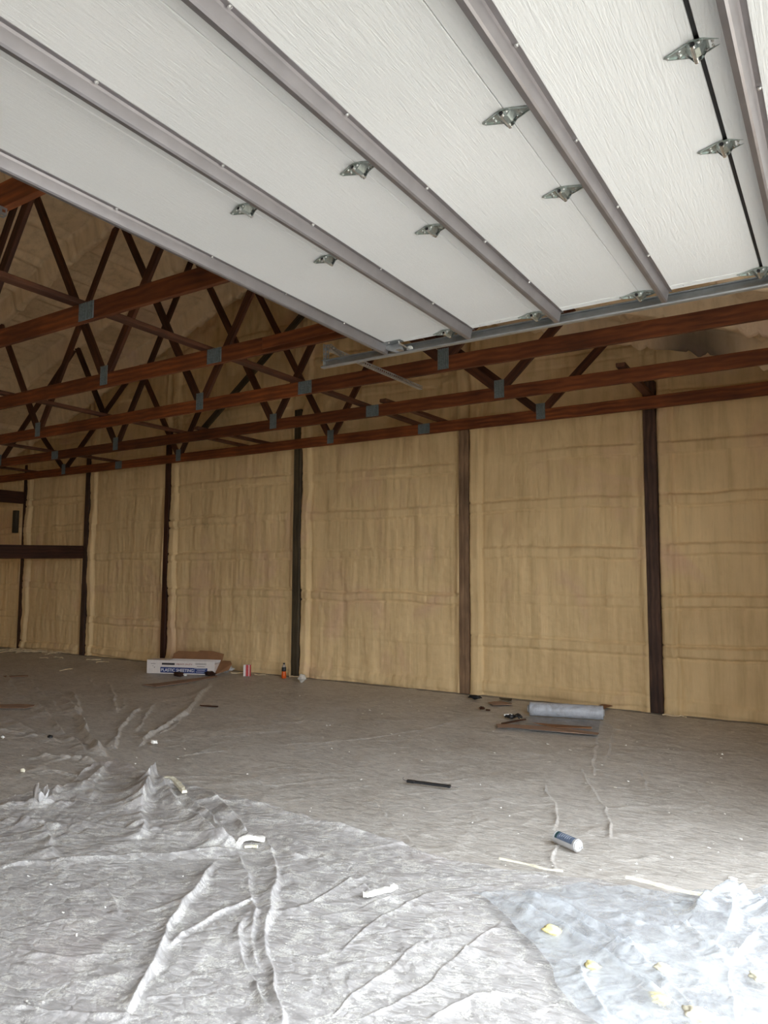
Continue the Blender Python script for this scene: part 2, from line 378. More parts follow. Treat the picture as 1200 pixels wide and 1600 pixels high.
# back (gable) wall, its foam skin carries every ridge over the girts
nx, nz = 800, 300
gx = np.linspace(XL-.15, XW+.1, nx); t = np.linspace(0, 1, nz)
X, T = np.meshgrid(gx, t); ZT = zj(X)+.34; Z = T*ZT
D = foam_relief(X, Z, 0, POSTS, GIRT)
D += .05*np.exp(-(Z/.12)**2)*(.5+.5*fbm(X*2, Z*0, 31, 3))                     # foam spilled at the foot
D += .03*smooth(3.2, 3.5, Z)*fbm(X*2.2, Z*2.6, 33, 3)
P = np.stack([X, YB-D, Z], -1)
wb = obj('wall_back', grid_mesh('wall_back', P), M_foam)
tag(wb, 'tan spray foam gable wall with horizontal ridges between dark posts', kind='structure')
# left (eave) wall
ny = 500; gy = np.linspace(YF-.1, YB+.1, ny); tz = np.linspace(0, 3.75, 130)
Yg, Zg = np.meshgrid(gy, tz)
D = foam_relief(Yg, Zg, 5, [], GIRT)
wl = obj('wall_left', grid_mesh('wall_left', np.stack([XL+D, Yg, Zg], -1)), M_foam)
tag(wl, 'tan spray foam side wall at the far left corner', kind='structure')
# front wall behind the camera and right wall around the doorway and the added fill-light opening
def slab(name, boxes, mat, label):
    o = obj(name, bm_mesh(name, lambda bm: [add_box(bm, a, b) for a, b in boxes]), mat); tag(o, label, kind='structure'); return o
nfx = 60; gx2 = np.linspace(XL-.15, XW+.1, nfx); X2, T2 = np.meshgrid(gx2, np.linspace(0, 1, 40)); Z2 = T2*(zj(X2)+.34)
wf = obj('wall_front', grid_mesh('wall_front', np.stack([X2, YF+.03*fbm(X2, Z2, 3), Z2], -1)), M_foam); tag(wf, 'spray foam gable wall opposite the back wall', kind='structure')
zt = 4.0
slab('wall_right', [((XW-.05, YF, 0), (XW+.1, -4.8, zt)), ((XW-.05, -2.2, 0), (XW+.1, DOOR_Y0, zt)), ((XW-.05, DOOR_Y1, 0), (XW+.1, YB+.1, zt)),
     ((XW-.05, -4.8, DOOR_Z), (XW+.1, -2.2, zt)), ((XW-.05, DOOR_Y0, DOOR_Z+.12), (XW+.1, DOOR_Y1, zt))], M_foam, 'side wall with the open overhead doorway and an added fill light opening')
# ceiling: foam over roof deck, ribs where the top chords are buried
TR_Y = [1.95, 3.20, 4.47, 5.73, 6.98, 8.20]
allY = [1.95-1.255*k for k in range(1, 8)]+TR_Y
nxc, nyc = 700, 620
Xc, Yc = np.meshgrid(np.linspace(XL-.3, XW+.25, nxc), np.linspace(YF-.1, YB+.15, nyc))
rib = 0
for ty in allY:
    w = .075+.025*vn(Xc*1.2+ty, Yc*0+ty, 40)
    rib = np.maximum(rib, np.exp(-(np.abs(Yc-ty)/w)**5))
Zc = zj(Xc)+.25-.25*rib+.03*fbm(Xc*.9, Yc*1.1, 41, 3)+.006*fbm(Xc*6, Yc*5, 44, 3)
pur = np.abs(((Xc-XP+.02*fbm(Xc*0, Yc*.8, 47, 2)) % .61)-.305)
Zc -= .05*np.exp(-((pur-.0)/.04)**2)*(.7+.5*vn(Xc*.8, Yc*.6, 46))
Zc += .03*np.exp(-((pur-.09)/.014)**2)
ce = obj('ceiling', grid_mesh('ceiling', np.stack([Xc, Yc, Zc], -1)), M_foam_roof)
tag(ce, 'tan spray foam roof underside with ribs over buried rafters', kind='structure')
rf = obj('roof', mesh('roof', [(XL-.5, YF-.4, 3.85), (XP, YF-.4, 6.45), (XP, YB+.4, 6.45), (XL-.5, YB+.4, 3.85), (XW+.6, YF-.4, 3.75), (XW+.6, YB+.4, 3.75)], [(0, 1, 2, 3), (1, 4, 5, 2)]), M_galv)
tag(rf, 'metal roof sheet above the foam', kind='structure')

# ------------------------------------------------------------------ posts
def post(x, ztop, mat, label, w=.135, foam=False):
    Mx, L = frame((x, 8.572, 0), (x, 8.572, ztop), up=(1, 0, 0))
    me = board_mesh(L, w, .16, .006, .002)
    o = obj('wall_post', me, mat, None, Mx); tag(o, label, 'post'); return o
post(-1.846, 3.72, M_post_dark, 'dark brown wooden wall post nearest the right edge, blackened above mid height')
post(-4.188, 3.55, M_post, 'mid brown knotted wooden wall post, the lightest one, near the middle')
post(-6.968, 4.0, M_post_green, 'dark greenish wooden wall post behind the orange bottle')
post(-9.835, 4.0, M_wood_dark, 'narrow reddish brown wall post rising behind the plastic sheeting box', .11)
post(-12.03, 3.9, M_post_dark, 'nearly black wall post where the lower dark beam ends', .13)
cp = post(-14.06, 3.7, M_wood_dark, 'corner post at the far left mostly smeared over with foam', .10)
# the wavy foam smeared over the corner post
nzp = 120; zz = np.linspace(0, 3.7, nzp); uu = np.linspace(-1, 1, 9); ZZ, UU = np.meshgrid(zz, uu)
cx = -13.97+.025*fbm(ZZ*2.2, ZZ*0, 50, 3); wd = .055+.02*fbm(ZZ*3, ZZ*0+5, 51, 2)
o = obj('foam_smear', grid_mesh('foam_smear', np.stack([cx+UU*wd, 8.49-.05*(1-UU**2)-.01*vn(UU*2, ZZ*7, 52), ZZ], -1)), M_foam, cp); tag(o, 'ragged tan foam strip covering the post')

# ------------------------------------------------------------------ roof trusses
Z0, Z1 = 3.33, 3.47
def rib_plate(w, h, n):
    def fn(bm):
        pts = []
        for i in range(n):
            a = -w/2+w*i/n; s = w/n
            pts += [(a, 0), (a+s*.45, 0), (a+s*.55, .007), (a+s*.95, .007)]
        pts.append((w/2, 0)); A = [bm.verts.new((x, -.001-y, -h/2)) for x, y in pts]; B = [bm.verts.new((x, -.001-y, h/2)) for x, y in pts]
        C = [bm.verts.new((x, .001, -h/2)) for x, y in (pts[0], pts[-1])]; Dd = [bm.verts.new((x, .001, h/2)) for x, y in (pts[0], pts[-1])]
        for i in range(len(pts)-1): bm.faces.new((A[i], A[i+1], B[i+1], B[i]))
        bm.faces.new((C[1], C[0], Dd[0], Dd[1])); bm.faces.new([C[0], C[1]]+A[::-1]); bm.faces.new([Dd[1], Dd[0]]+B)
        bm.faces.new((C[0], A[0], B[0], Dd[0])); bm.faces.new((A[-1], C[1], Dd[1], B[-1]))
    return bm_mesh('plate', fn)
ME_joint = rib_plate(.112, .19, 6); ME_splice = rib_plate(.175, .13, 8)
for me in (ME_joint, ME_splice): me.materials.append(M_plate)
root0 = empty('roof_truss', (XP, TR_Y[0], Z0))
y0 = TR_Y[0]
for a, b in ((-15.2, -10.74), (-10.74, -4.60), (-4.60, .50)):
    board('bottom_chord', (a+.002, y0, (Z0+Z1)/2), (b-.002, y0, (Z0+Z1)/2), Z1-Z0, .04, M_wood, root0, wob=.0015)
JB = [XP-4.66, XP-1.555, XP+1.555, XP+4.66]
webs = [(-1, 1.555, 1.45-1.45, 0), ]
def web(xb, xt, zt_=None):
    zt_ = zj(np.array(xt))+.02 if zt_ is None else zt_
    board('web', (xb, y0, Z1-.005), (xt, y0, float(zt_)), .089, .039, M_web, root0, up=(0, 1, 0) if False else (0, 0, 1) if abs(xt-xb) > .01 else (1, 0, 0))
for s in (-1, 1):
    web(XP+s*(1.555-.035), XP+s*.03)
    web(XP+s*(1.555+.035), XP+s*2.63)
    web(XP+s*(4.66-.045), XP+s*2.70)
    web(XP+s*(4.66+.035), XP+s*5.45)
for x in JB:
    for s, r in ((-1, 0), (1, math.pi)):
        obj('truss_plate', ME_joint, None, root0, Matrix.Translation((x, y0+s*.0225, 3.445)) @ Matrix.Rotation(r, 4, 'Z'))
for x in (-10.74, -4.60):
    for s, r in ((-1, 0), (1, math.pi)):
        obj('splice_plate', ME_splice, None, root0, Matrix.Translation((x, y0+s*.0225, 3.40)) @ Matrix.Rotation(r, 4, 'Z'))
tag(root0, 'wooden roof truss glimpsed at the top left corner above the perforated steel angle', 'truss', 'roof trusses')
labels = ['wooden roof truss second from the camera, orange chord meeting the white door edge at left',
 'wooden roof truss whose orange chord runs behind the free end of the door track',
 'wooden roof truss whose heavy chord runs directly below the door track at right',
 'wooden roof truss second from the back wall, two short boards resting on its chord',
 'wooden roof truss standing closest to the back wall, lowest chord in view']
for ty, lb in zip(TR_Y[1:], labels):
    r = root0.copy(); col.objects.link(r); r.location.y = ty; r['label'] = lb
    PW[r.name] = Matrix.Translation((XP, ty, Z0))
    for ch in root0.children:
        c = ch.copy(); col.objects.link(c); c.parent = r
    if ty == TR_Y[2]:
        o = board('scab', (-4.02, ty-.045, 3.405), (-3.28, ty-.045, 3.42), .10, .012, M_wood, r); tag(o, 'thin plywood scab nailed on the chord face')
M_brace = wood('brace_lumber', (.20, .085, .045), (.075, .03, .018))
# lateral braces lying on the bottom chords
def brace(x, ya, yb, label, xb=None, mat=M_brace, dz=0):
    o = board('lateral_brace', (x, ya, Z1+.021+dz), (xb if xb is not None else x, yb, Z1+.021+dz), .038, .089, mat, up=(0, 0, 1)); tag(o, label, 'brace'); return o
brace(-4.72, .3, 8.46, 'long pinkish board lying across all the truss chords beside their steel splice plates', -4.74)
brace(-7.83, .3, 8.46, 'long board lying across the truss chords towards the greenish wall post', -7.86)
brace(-10.98, .3, 8.46, 'long dark board across the truss chords left of the sheeting box', -10.92)
brace(-13.45, .3, 8.46, 'long dark board across the truss chords nearest the far left corner')
brace(-4.42, 6.90, 8.46, 'short board on the last two truss chords above the lightest wall post', -4.36)
brace(-7.45, 6.90, 8.46, 'short board on the last two truss chords above the greenish wall post', -7.40)
brace(-1.74, 6.88, 8.46, 'short board with pale cut end on the last two chords towards the rightmost post', -1.79)
o = board('diagonal_brace', (-9.0, 8.32, 3.72), (-6.55, 8.32, 5.55), .10, .04, M_post_green); tag(o, 'dark diagonal board running up the back wall behind the trusses', 'brace')
# beams at the far left corner
o = board('beam', (-12.0, 8.40, 1.895), (-12.15, 5.6, 1.83), .235, .12, M_wood_dark); tag(o, 'thick nearly black lower beam running from a wall post out of the left side', 'beam')
o = board('beam', (-14.06, 8.45, 3.02), (-14.06, 5.6, 3.0), .24, .09, M_wood_dark); tag(o, 'dark upper beam on the far left side wall below the trusses', 'beam')
o = board('wood_block', (-14.02, 8.30, 2.75), (-14.02, 8.30, 2.30), .10, .08, M_post_green, up=(1, 0, 0)); tag(o, 'short dark block standing clear of the foam under the upper left beam', 'block')

# ------------------------------------------------------------------ overhead door
ZD = 3.07; Y0D, Y1D = -.72, 4.115
SEAM = [-2.665, -2.12, -1.53, -.92, -.318, .27]
door = empty('door_1', (SEAM[0], Y0D, ZD)); tag(door, 'white sectional overhead door rolled up flat overhead with steel struts and hinges', kind='structure')
TILT = Matrix.Translation((-.311, 0, ZD)) @ Matrix.Rotation(math.radians(9), 4, 'Y') @ Matrix.Translation((.311, 0, -ZD))
I4 = Matrix()
for k in range(5):
    a, b = SEAM[k], SEAM[k+1]
    g = .0012
    if k == 4: a += .012
    w = b-a
    def fn(bm, a=a, b=b):
        add_box(bm, (a+g, Y0D, ZD), (b-g, Y1D, ZD+.048))
    me = bm_mesh('panel', fn, bevel=.0025)
    pn = obj('door_panel', me, M_door, door, TILT if k == 4 else I4)
    TM = TILT if k == 4 else I4
    def fn2(bm, a=a, b=b):
        add_box(bm, (a+g, Y1D-.052, ZD-.0022), (b-g, Y1D+.002, ZD+.046)); 
    st = obj('end_stile', bm_mesh('stile', fn2, bevel=.0008), M_white, pn, TM)
    def fn3(bm, a=a, b=b):
        for i in range(4):
            x = a+w*(.15+.23*i); add_cyl(bm, (x, Y1D-.025, ZD-.0045), (x, Y1D-.025, ZD-.0015), .0035, .004, 8)
    obj('rivets', bm_mesh('rivets', fn3), M_bolt, pn, TM)
# struts (folded steel, flange screwed to the panel)
SR = [-2.588, -1.957, -1.372, -.758, -.165]
for k, xr in enumerate(SR):
    TM = TILT if k == 4 else I4
    prof = [(xr, ZD-.004), (xr, ZD-.0015), (xr-.018, ZD-.0015), (xr-.022, ZD-.012), (xr-.030, ZD-.054), (xr-.036, ZD-.058), (xr-.055, ZD-.056), (xr-.056, ZD-.048)]
    me = bm_mesh('strut', lambda bm: strip_profile(bm, prof, Y0D+.01, Y1D+.03))
    s = obj('door_strut', me, M_strut, door, TM)
    ys = np.arange(1.36, 4.1, .56)
    def fs(bm):
        for y in ys:
            add_cyl(bm, (xr-.007, y, ZD-.0035), (xr-.007, y, ZD-.0065), .0075, .0075, 12)
            add_cyl(bm, (xr-.007, y, ZD-.0065), (xr-.007, y, ZD-.0115), .0048, .0042, 6)
    obj('screws', bm_mesh('screws', fs), M_bolt, s, TM)
gk = obj('gap_strip', bm_mesh('gk', lambda bm: add_box(bm, (SEAM[4]-.003, Y0D, ZD+.010), (SEAM[4]+.022, Y1D, ZD+.040))), M_black, door, I4); tag(gk, 'black strip filling the gap between the last two sections')  # black strip laid in the gap beside the tilted section
# centre hinges
def hinge_leaf():
    def fn(bm):
        for s in (-1, 1):
            # tapering wing, folded ribs
            pts = [(s*.088, -.006), (s*.093, 0), (s*.088, .006), (s*.045, .024), (s*.012, .036), (0, .037), (0, -.037), (s*.012, -.036), (s*.042, -.020)]
            add_prism(bm, pts, -.0045, -.002)
            add_prism(bm, [(s*.02, -.034), (s*.083, -.006), (s*.083, -.003), (s*.02, -.030)], -.009, -.002)
            add_prism(bm, [(s*.02, .034), (s*.083, .006), (s*.083, .003), (s*.02, .030)], -.009, -.002)
    return bm_mesh('hinge_leaf', fn)
def hinge_body():
    def fn(bm):
        # raised saddle: two side cheeks and a loop that holds the pivot pin
        for y in (-.030, .030):
            add_prism(bm, [(-.030, -.002), (.030, -.002), (.012, -.026), (-.012, -.026)], y-.0012, y+.0012, Matrix.Rotation(math.radians(90), 4, 'X'))
        A = [(-.030, -.003), (-.013, -.024), (0, -.029), (.013, -.024), (.030, -.003)]
        for (x0, z0_), (x1, z1_) in zip(A, A[1:]):
            vs_ = [bm.verts.new(v) for v in ((x0, -.030, z0_), (x1, -.030, z1_), (x1, .012, z1_), (x0, .012, z0_))]; bm.faces.new(vs_)
            vs_ = [bm.verts.new(v) for v in ((x0, -.030, z0_+.002), (x1, -.030, z1_+.002), (x1, .012, z1_+.002), (x0, .012, z0_+.002))]; bm.faces.new(vs_[::-1])
    return bm_mesh('hinge_body', fn)
def hinge_barrel():
    def fn(bm):
        add_cyl(bm, (-.004, -.044, -.020), (-.004, .040, -.020), .0085, n=14, cap=False); add_cyl(bm, (-.004, -.044, -.020), (-.004, .040, -.020), .0065, n=14, cap=False)
        add_cyl(bm, (.012, -.036, -.012), (.012, .03, -.012), .004, n=8)
    return bm_mesh('barrel', fn, smooth=True)
def hinge_hole():
    return bm_mesh('hole', lambda bm: add_cyl(bm, (-.004, -.0435, -.020), (-.004, -.038, -.020), .0064, n=12))
def hinge_bolts():
    def fn(bm):
        for s in (-1, 1):
            for x, y in ((.081, 0), (.047, .010), (.047, -.010), (.028, .02)):
                add_cyl(bm, (s*x, y, -.0045), (s*x, y, -.0065), .0062, .0062, 10); add_cyl(bm, (s*x, y, -.0065), (s*x, y, -.0105), .0042, .0038, 6)
    return bm_mesh('bolts', fn)
HL, HB, HT, HH, HO = hinge_leaf(), hinge_body(), hinge_barrel(), hinge_hole(), hinge_bolts()
def hinge(x, y, TM=I4, sc_=1.0):
    Mh = TM @ Matrix.Translation((x, y, ZD)) @ Matrix.Scale(sc_, 4)
    h = obj('hinge', HL, M_hinge, door, Mh)
    obj('saddle', HB, M_hinge, h, Mh); obj('barrel', HT, M_bolt, h, Mh); obj('barrel_hole', HH, M_black, h, Mh); obj('bolts', HO, M_bolt, h, Mh)
    return h
for x in SEAM[1:5]:
    for y in (2.215, 2.80): hinge(x, y)
def roller(x, y, z):
    def fn(bm):
        add_cyl(bm, (x, y-.07, z), (x, y+.075, z), .0055, n=10)
    def fw(bm):
        lathe(bm, [(.006, -.008), (.020, -.008), (.0235, -.004), (.0235, .004), (.020, .008), (.006, .008)], 18, Matrix.Translation((x, y+.072, z)) @ Matrix.Rotation(math.radians(90), 4, 'X'))
    return bm_mesh('stem', fn), bm_mesh('wheel', fw)
for x in SEAM[1:5]:
    h = hinge(x, Y1D-.028, I4, 1.2); h.name = 'end_hinge'; PW[h.name] = PW.get(h.name, I4)
    a, b = roller(x+.004, Y1D+.01, ZD-.024)
    obj('roller_stem', a, M_bolt, h, I4); obj('roller_wheel', b, M_white, h, I4)
PWd = PW
# top corner bracket of the door at its free end
def tb(bm):
    add_prism(bm, [(-2.66, Y1D-.06), (-2.46, Y1D-.06), (-2.46, Y1D-.01), (-2.66, Y1D+.0)], ZD-.006, ZD-.003)
    add_prism(bm, [(-2.64, 3.0+.07), (-2.50, 3.0+.07), (-2.47, 3.012), (-2.52, 3.0), (-2.60, 3.03)], -(Y1D+.004), -(Y1D+.001), Matrix.Rotation(math.radians(90), 4, 'X'))
    add_box(bm, (-2.505, Y1D-.05, 3.006), (-2.47, Y1D+.004, 3.009))
t_ = obj('top_bracket', bm_mesh('topb', tb), M_galv, door, I4)
a, b = roller(-2.47, Y1D+.01, ZD-.03); obj('roller_stem', a, M_bolt, t_, I4); obj('roller_wheel', b, M_white, t_, I4)
def tbb(bm):
    for x, y in ((-2.63, Y1D-.03), (-2.49, Y1D-.03), (-2.56, Y1D-.045)): add_cyl(bm, (x, y, ZD-.006), (x, y, ZD-.011), .006, .005, 8)
obj('bolts', bm_mesh('tbb', tbb), M_bolt, t_, I4)
# track
track = empty('door_track', (-3.2, 4.22, 3.02))
tag(track, 'galvanized horizontal steel track carrying the overhead door, open end hanging from perforated angle', 'door track')
def trk(bm):
    prof = [(4.178, 3.030), (4.176, 3.022), (4.186, 3.016), (4.216, 3.016), (4.222, 3.022), (4.222, 3.072), (4.214, 3.078), (4.190, 3.078), (4.184, 3.072)]
    tmp = bmesh.new(); strip_profile(tmp, prof, -3.22, XW-.05, th=.002)
    for v in tmp.verts: v.co = Vector((v.co.y, v.co.x, v.co.z))
    me = bpy.data.meshes.new('t'); tmp.to_mesh(me); tmp.free(); bm.from_mesh(me)
obj('rail', bm_mesh('track', trk), M_galv, track, I4)
def angle(name, p0, p1, parent, w=.032, up=(0, 0, 1), flip=1):
    """perforated steel angle: two ladder-like legs with slots between the bars"""
    Mx, L = frame(p0, p1, up)
    def fn(bm):
        for leg in (0, 1):
            def bx(x0, x1, u0, u1):
                if leg == 0: add_box(bm, (x0, 0, u0), (x1, .0022, u1))
                else: add_box(bm, (x0, flip*u0 if flip > 0 else -u1, 0), (x1, flip*u1 if flip > 0 else -u0, .0022))
            bx(-L/2, L/2, 0, w*.30); bx(-L/2, L/2, w*.68, w)
            n = max(2, int(L/.032)); s = L/n
            for i in range(n+1): x = -L/2+i*s; bx(max(-L/2, x-.008), min(L/2, x+.008), w*.3, w*.68)
    return obj(name, bm_mesh('angle', fn), M_galv, parent, Mx)
angle('hanger_angle', (-3.21, 4.225, 3.02), (-3.21, 4.225, 3.20), track, up=(1, 0, 0))
angle('hanger_brace', (-3.19, 4.235, 3.19), (-3.02, 4.235, 3.04), track, .025)
angle('sway_brace', (-3.20, 4.22, 3.17), (-3.22, 5.70, 3.19), track)
ha = empty('hanger_angle', (-3.52, 1.9, 3.3)); tag(ha, 'loose ended perforated steel angle under the nearest truss at top left', 'bracket')
angle('steel_angle', (-3.62, .9, 3.292), (-3.50, 1.95, 3.292), ha, .04)

exec_after = True
# ------------------------------------------------------------------ plastic sheets on the floor
def seg_dist(X, Y, a, b):
    dx, dy = b[0]-a[0], b[1]-a[1]; L = dx*dx+dy*dy+1e-12
    t = np.clip(((X-a[0])*dx+(Y-a[1])*dy)/L, 0, 1)
    ex = X-(a[0]+t*dx); ey = Y-(a[1]+t*dy); side = np.sign(dx*(Y-a[1])-dy*(X-a[0]))
    return np.sqrt(ex*ex+ey*ey), t, side
def resample(pts, n=14):
    """smooth a floor polyline (Catmull-Rom)"""
    P_ = [Vector((p[0], p[1])) for p in pts]
    if len(P_) < 3: return P_
    Q = [P_[0]*2-P_[1]]+P_+[P_[-1]*2-P_[-2]]; out = []
    for i in range(1, len(Q)-2):
        for k in range(4):
            t = k/4; a, b, c, d = Q[i-1], Q[i], Q[i+1], Q[i+2]
            out.append(.5*((2*b)+(c-a)*t+(2*a-5*b+4*c-d)*t*t+(3*b-a-3*c+d)*t**3))
    out.append(P_[-1]); return out
def fold_height(X, Y, folds, hs=1.0, ws=1.0):
    H = np.zeros_like(X)
    xw = X+.012*vn(X*9, Y*9, 55)+.02*vn(X*3, Y*3, 57); yw = Y+.012*vn(X*9, Y*9, 56)+.02*vn(X*3, Y*3, 58)
    for px, w, h in folds:
        w = w*ws; pts = resample([atz(*p)[:2] for p in px]); R_ = w*9
        best = np.full(X.shape, 1e9); bt = np.zeros_like(X); bs = np.ones_like(X); n = len(pts)-1
        xs = [p[0] for p in pts]; ys = [p[1] for p in pts]
        m = (X > min(xs)-R_) & (X < max(xs)+R_) & (Y > min(ys)-R_) & (Y < max(ys)+R_)
        if not m.any(): continue
        xm, ym = xw[m], yw[m]; bd = np.full(xm.shape, 1e9); bt = np.zeros_like(xm); bs = np.ones_like(xm)
        for i in range(n):
            d, t, s = seg_dist(xm, ym, pts[i], pts[i+1]); k = d < bd
            bd = np.where(k, d, bd); bt = np.where(k, (i+t)/n, bt); bs = np.where(k, s, bs)
        env = np.minimum(1, np.minimum(bt, 1-bt)*7+.15)
        ww = w*(.75+.4*vn(bt*9+w*77, bt*0+h*31, 60))
        sg = np.where(bs > 0, .45, 2.0); q_ = bd/(ww*sg); prof = np.exp(-q_**1.3)-.18*np.exp(-((bd-2.0*ww)/(.8*ww))**2)*(bs > 0)
        H[m] += h*hs*env*prof*(1+.35*vn(bt*14, bt*0+w*50, 61))
    return H
far_folds = [
 ([(5, 1045), (25, 1080), (70, 1110), (90, 1135), (120, 1160), (137, 1180)], .05, .05),
 ([(45, 1060), (60, 1080), (90, 1105)], .04, .03),
 ([(72, 1075), (100, 1092), (120, 1118), (150, 1165), (172, 1187)], .05, .05),
 ([(110, 1080), (120, 1102), (126, 1122), (145, 1155), (172, 1186)], .06, .07),
 ([(165, 1063), (178, 1090), (180, 1115)], .05, .035), ([(132, 1052), (150, 1075)], .04, .03), ([(195, 1090), (192, 1110)], .04, .02),
 ([(220, 1105), (200, 1125), (187, 1150), (182, 1172)], .05, .05), ([(240, 1100), (225, 1125), (215, 1145)], .04, .03),
 ([(335, 1065), (310, 1090), (290, 1115), (260, 1135), (235, 1150), (215, 1170)], .05, .05),
 ([(300, 1110), (270, 1135), (245, 1150)], .03, .02), ([(0, 1118), (40, 1135), (90, 1160)], .05, .03), ([(0, 1140), (60, 1152)], .04, .03),
 ([(25, 1123), (150, 1122), (330, 1115)], .03, .008),
 ([(200, 1190), (330, 1176), (440, 1165), (600, 1150), (760, 1118)], .02, .014),
 ([(60, 1178), (110, 1185), (150, 1192)], .05, .05), ([(50, 1195), (110, 1210), (120, 1215)], .04, .03),
 ([(852, 1225), (868, 1262), (866, 1295)], .022, .022), ([(868, 1318), (858, 1345), (872, 1365)], .02, .018),
 ([(910, 1195), (922, 1228), (945, 1262), (958, 1300), (962, 1312)], .022, .022), ([(932, 1150), (930, 1185), (932, 1215)], .02, .016),
 ([(995, 1200), (1008, 1235)], .02, .014), ([(700, 1290), (760, 1320), (830, 1350)], .02, .012), ([(640, 1300), (740, 1330), (860, 1372)], .02, .014),
 ([(575, 1245), (610, 1285), (650, 1330)], .025, .014), ([(1090, 1235), (1110, 1260)], .02, .01), ([(1000, 1250), (1080, 1290), (1140, 1330)], .02, .008),
 ([(720, 1140), (800, 1150), (920, 1152)], .015, .006), ([(960, 1105), (955, 1150), (945, 1190)], .02, .012),
]
near_folds = [
 ([(150, 1200), (110, 1222), (85, 1245), (60, 1270)], .07, .05), ([(175, 1192), (150, 1215), (120, 1250)], .05, .035), ([(160, 1195), (150, 1225), (135, 1265)], .04, .025),
 ([(190, 1195), (230, 1215), (275, 1240)], .03, .03),
 ([(245, 1216), (232, 1240), (218, 1275)], .045, .12), ([(250, 1222), (262, 1248), (300, 1288), (345, 1318), (378, 1330)], .042, .075),
 ([(255, 1225), (290, 1250), (330, 1290), (372, 1322)], .022, .05), ([(215, 1275), (222, 1300), (215, 1320)], .03, .035),
 ([(330, 1240), (350, 1270), (385, 1305), (400, 1318)], .03, .05), ([(300, 1255), (400, 1260), (520, 1295), (660, 1340)], .02, .03),
 ([(355, 1248), (470, 1285), (590, 1312), (700, 1352)], .018, .016), ([(180, 1290), (270, 1308), (380, 1325)], .022, .03),
 ([(100, 1284), (190, 1304), (290, 1318)], .02, .02), ([(0, 1358), (120, 1350), (260, 1342), (370, 1334)], .02, .024),
 ([(35, 1285), (62, 1305), (82, 1330), (92, 1350)], .03, .035), ([(0, 1285), (50, 1290), (90, 1300)], .03, .03), ([(0, 1262), (60, 1262), (110, 1262)], .03, .03),
 ([(335, 1350), (300, 1400), (265, 1460), (232, 1530), (212, 1570), (200, 1600)], .020, .042),
 ([(370, 1335), (382, 1375), (390, 1420), (400, 1440)], .018, .022), ([(425, 1310), (428, 1350), (430, 1400)], .016, .026),
 ([(430, 1380), (418, 1425), (422, 1490), (430, 1560), (440, 1640)], .020, .040), ([(405, 1415), (340, 1432), (290, 1465), (260, 1490)], .016, .018),
 ([(378, 1440), (380, 1490), (398, 1545), (420, 1590)], .016, .026), ([(395, 1430), (400, 1480), (412, 1540)], .012, .014),
 ([(425, 1430), (480, 1418), (540, 1385), (580, 1378)], .012, .013), ([(440, 1330), (500, 1360), (560, 1392), (575, 1402)], .014, .022), ([(425, 1300), (500, 1335), (600, 1405)], .014, .018),
 ([(430, 1435), (520, 1432), (600, 1412), (660, 1400)], .012, .010), ([(520, 1500), (600, 1440), (680, 1400)], .010, .009), ([(500, 1600), (580, 1540), (660, 1480)], .010, .008),
 ([(640, 1350), (760, 1400), (860, 1430)], .014, .012), ([(200, 1570), (320, 1560), (400, 1575)], .012, .010), ([(60, 1450), (140, 1440), (230, 1470)], .012, .008),
 ([(150, 1380), (175, 1410), (190, 1440)], .02, .016), ([(0, 1480), (100, 1500), (200, 1500)], .014, .010), ([(0, 1575), (110, 1585), (230, 1600)], .012, .014),
 ([(560, 1600), (640, 1560), (720, 1500), (780, 1440)], .012, .010), ([(660, 1600), (740, 1560), (830, 1560)], .012, .014), ([(700, 1480), (780, 1500), (840, 1540)], .012, .01),
]
def sheet(name, far_px, near_px, nu, nv, folds, base, amp, seed, mat, label, pw=1.0, under=None, hs=1.0, wob=0, ws=1.0):
    def curve(px):
        pts = [atz(*p) for p in px]; L = [0]
        xs = np.array([p[0] for p in px], float); u = (xs-xs[0])/(xs[-1]-xs[0])
        return u, np.array([[p.x, p.y] for p in pts])
    uf, cf = curve(far_px); un, cn = curve(near_px)
    u = np.linspace(0, 1, nu); v = np.linspace(0, 1, nv)**pw
    A = np.stack([np.interp(u, uf, cf[:, i]) for i in (0, 1)], -1); B = np.stack([np.interp(u, un, cn[:, i]) for i in (0, 1)], -1)
    P2 = B[None]*(1-v[:, None, None])+A[None]*v[:, None, None]
    X, Y = P2[..., 0].copy(), P2[..., 1].copy()
    X = np.maximum(X, XL+.2); Y = np.minimum(Y, 8.40)
    e = smooth(.9, 1, v)[:, None]
    Y += e*.02*vn(X*9, Y*0, seed+3)
    if wob: ue = (1-smooth(0, .12, u))[None, :]; X += ue*wob*vn(Y*5, Y*0, seed+4); Y += e*wob*vn(X*6, Y*0, seed+2)
    H = base(X, Y) if callable(base) else np.full(X.shape, base)
    wx = X+.10*vn(X*2.2, Y*2.2, seed+5)+.03*vn(X*7, Y*7, seed+6); wy = Y+.10*vn(X*2.2, Y*2.2, seed+7)+.03*vn(X*7, Y*7, seed+9)
    cr_ = 0
    for k_, (fr, am, th_) in enumerate(((2.2, 1.0, .4), (4.1, .75, 1.5), (7.5, .5, 2.5), (13., .34, .9), (22., .22, 2.0))):
        cx_, sx_ = math.cos(th_), math.sin(th_)
        cr_ = cr_-am*np.abs(vn((wx*cx_+wy*sx_)*fr, (wy*cx_-wx*sx_)*fr*.45, seed+10+k_))
    H = H+amp*2.2*(cr_+.7)
    H = H+np.maximum(fold_height(X, Y, folds, hs, ws), -.004)
    H = np.maximum(H, (under+.004) if under else .003)
    o = obj(name, grid_mesh(name, np.stack([X, Y, H], -1)), mat)
    return o, X, Y, H
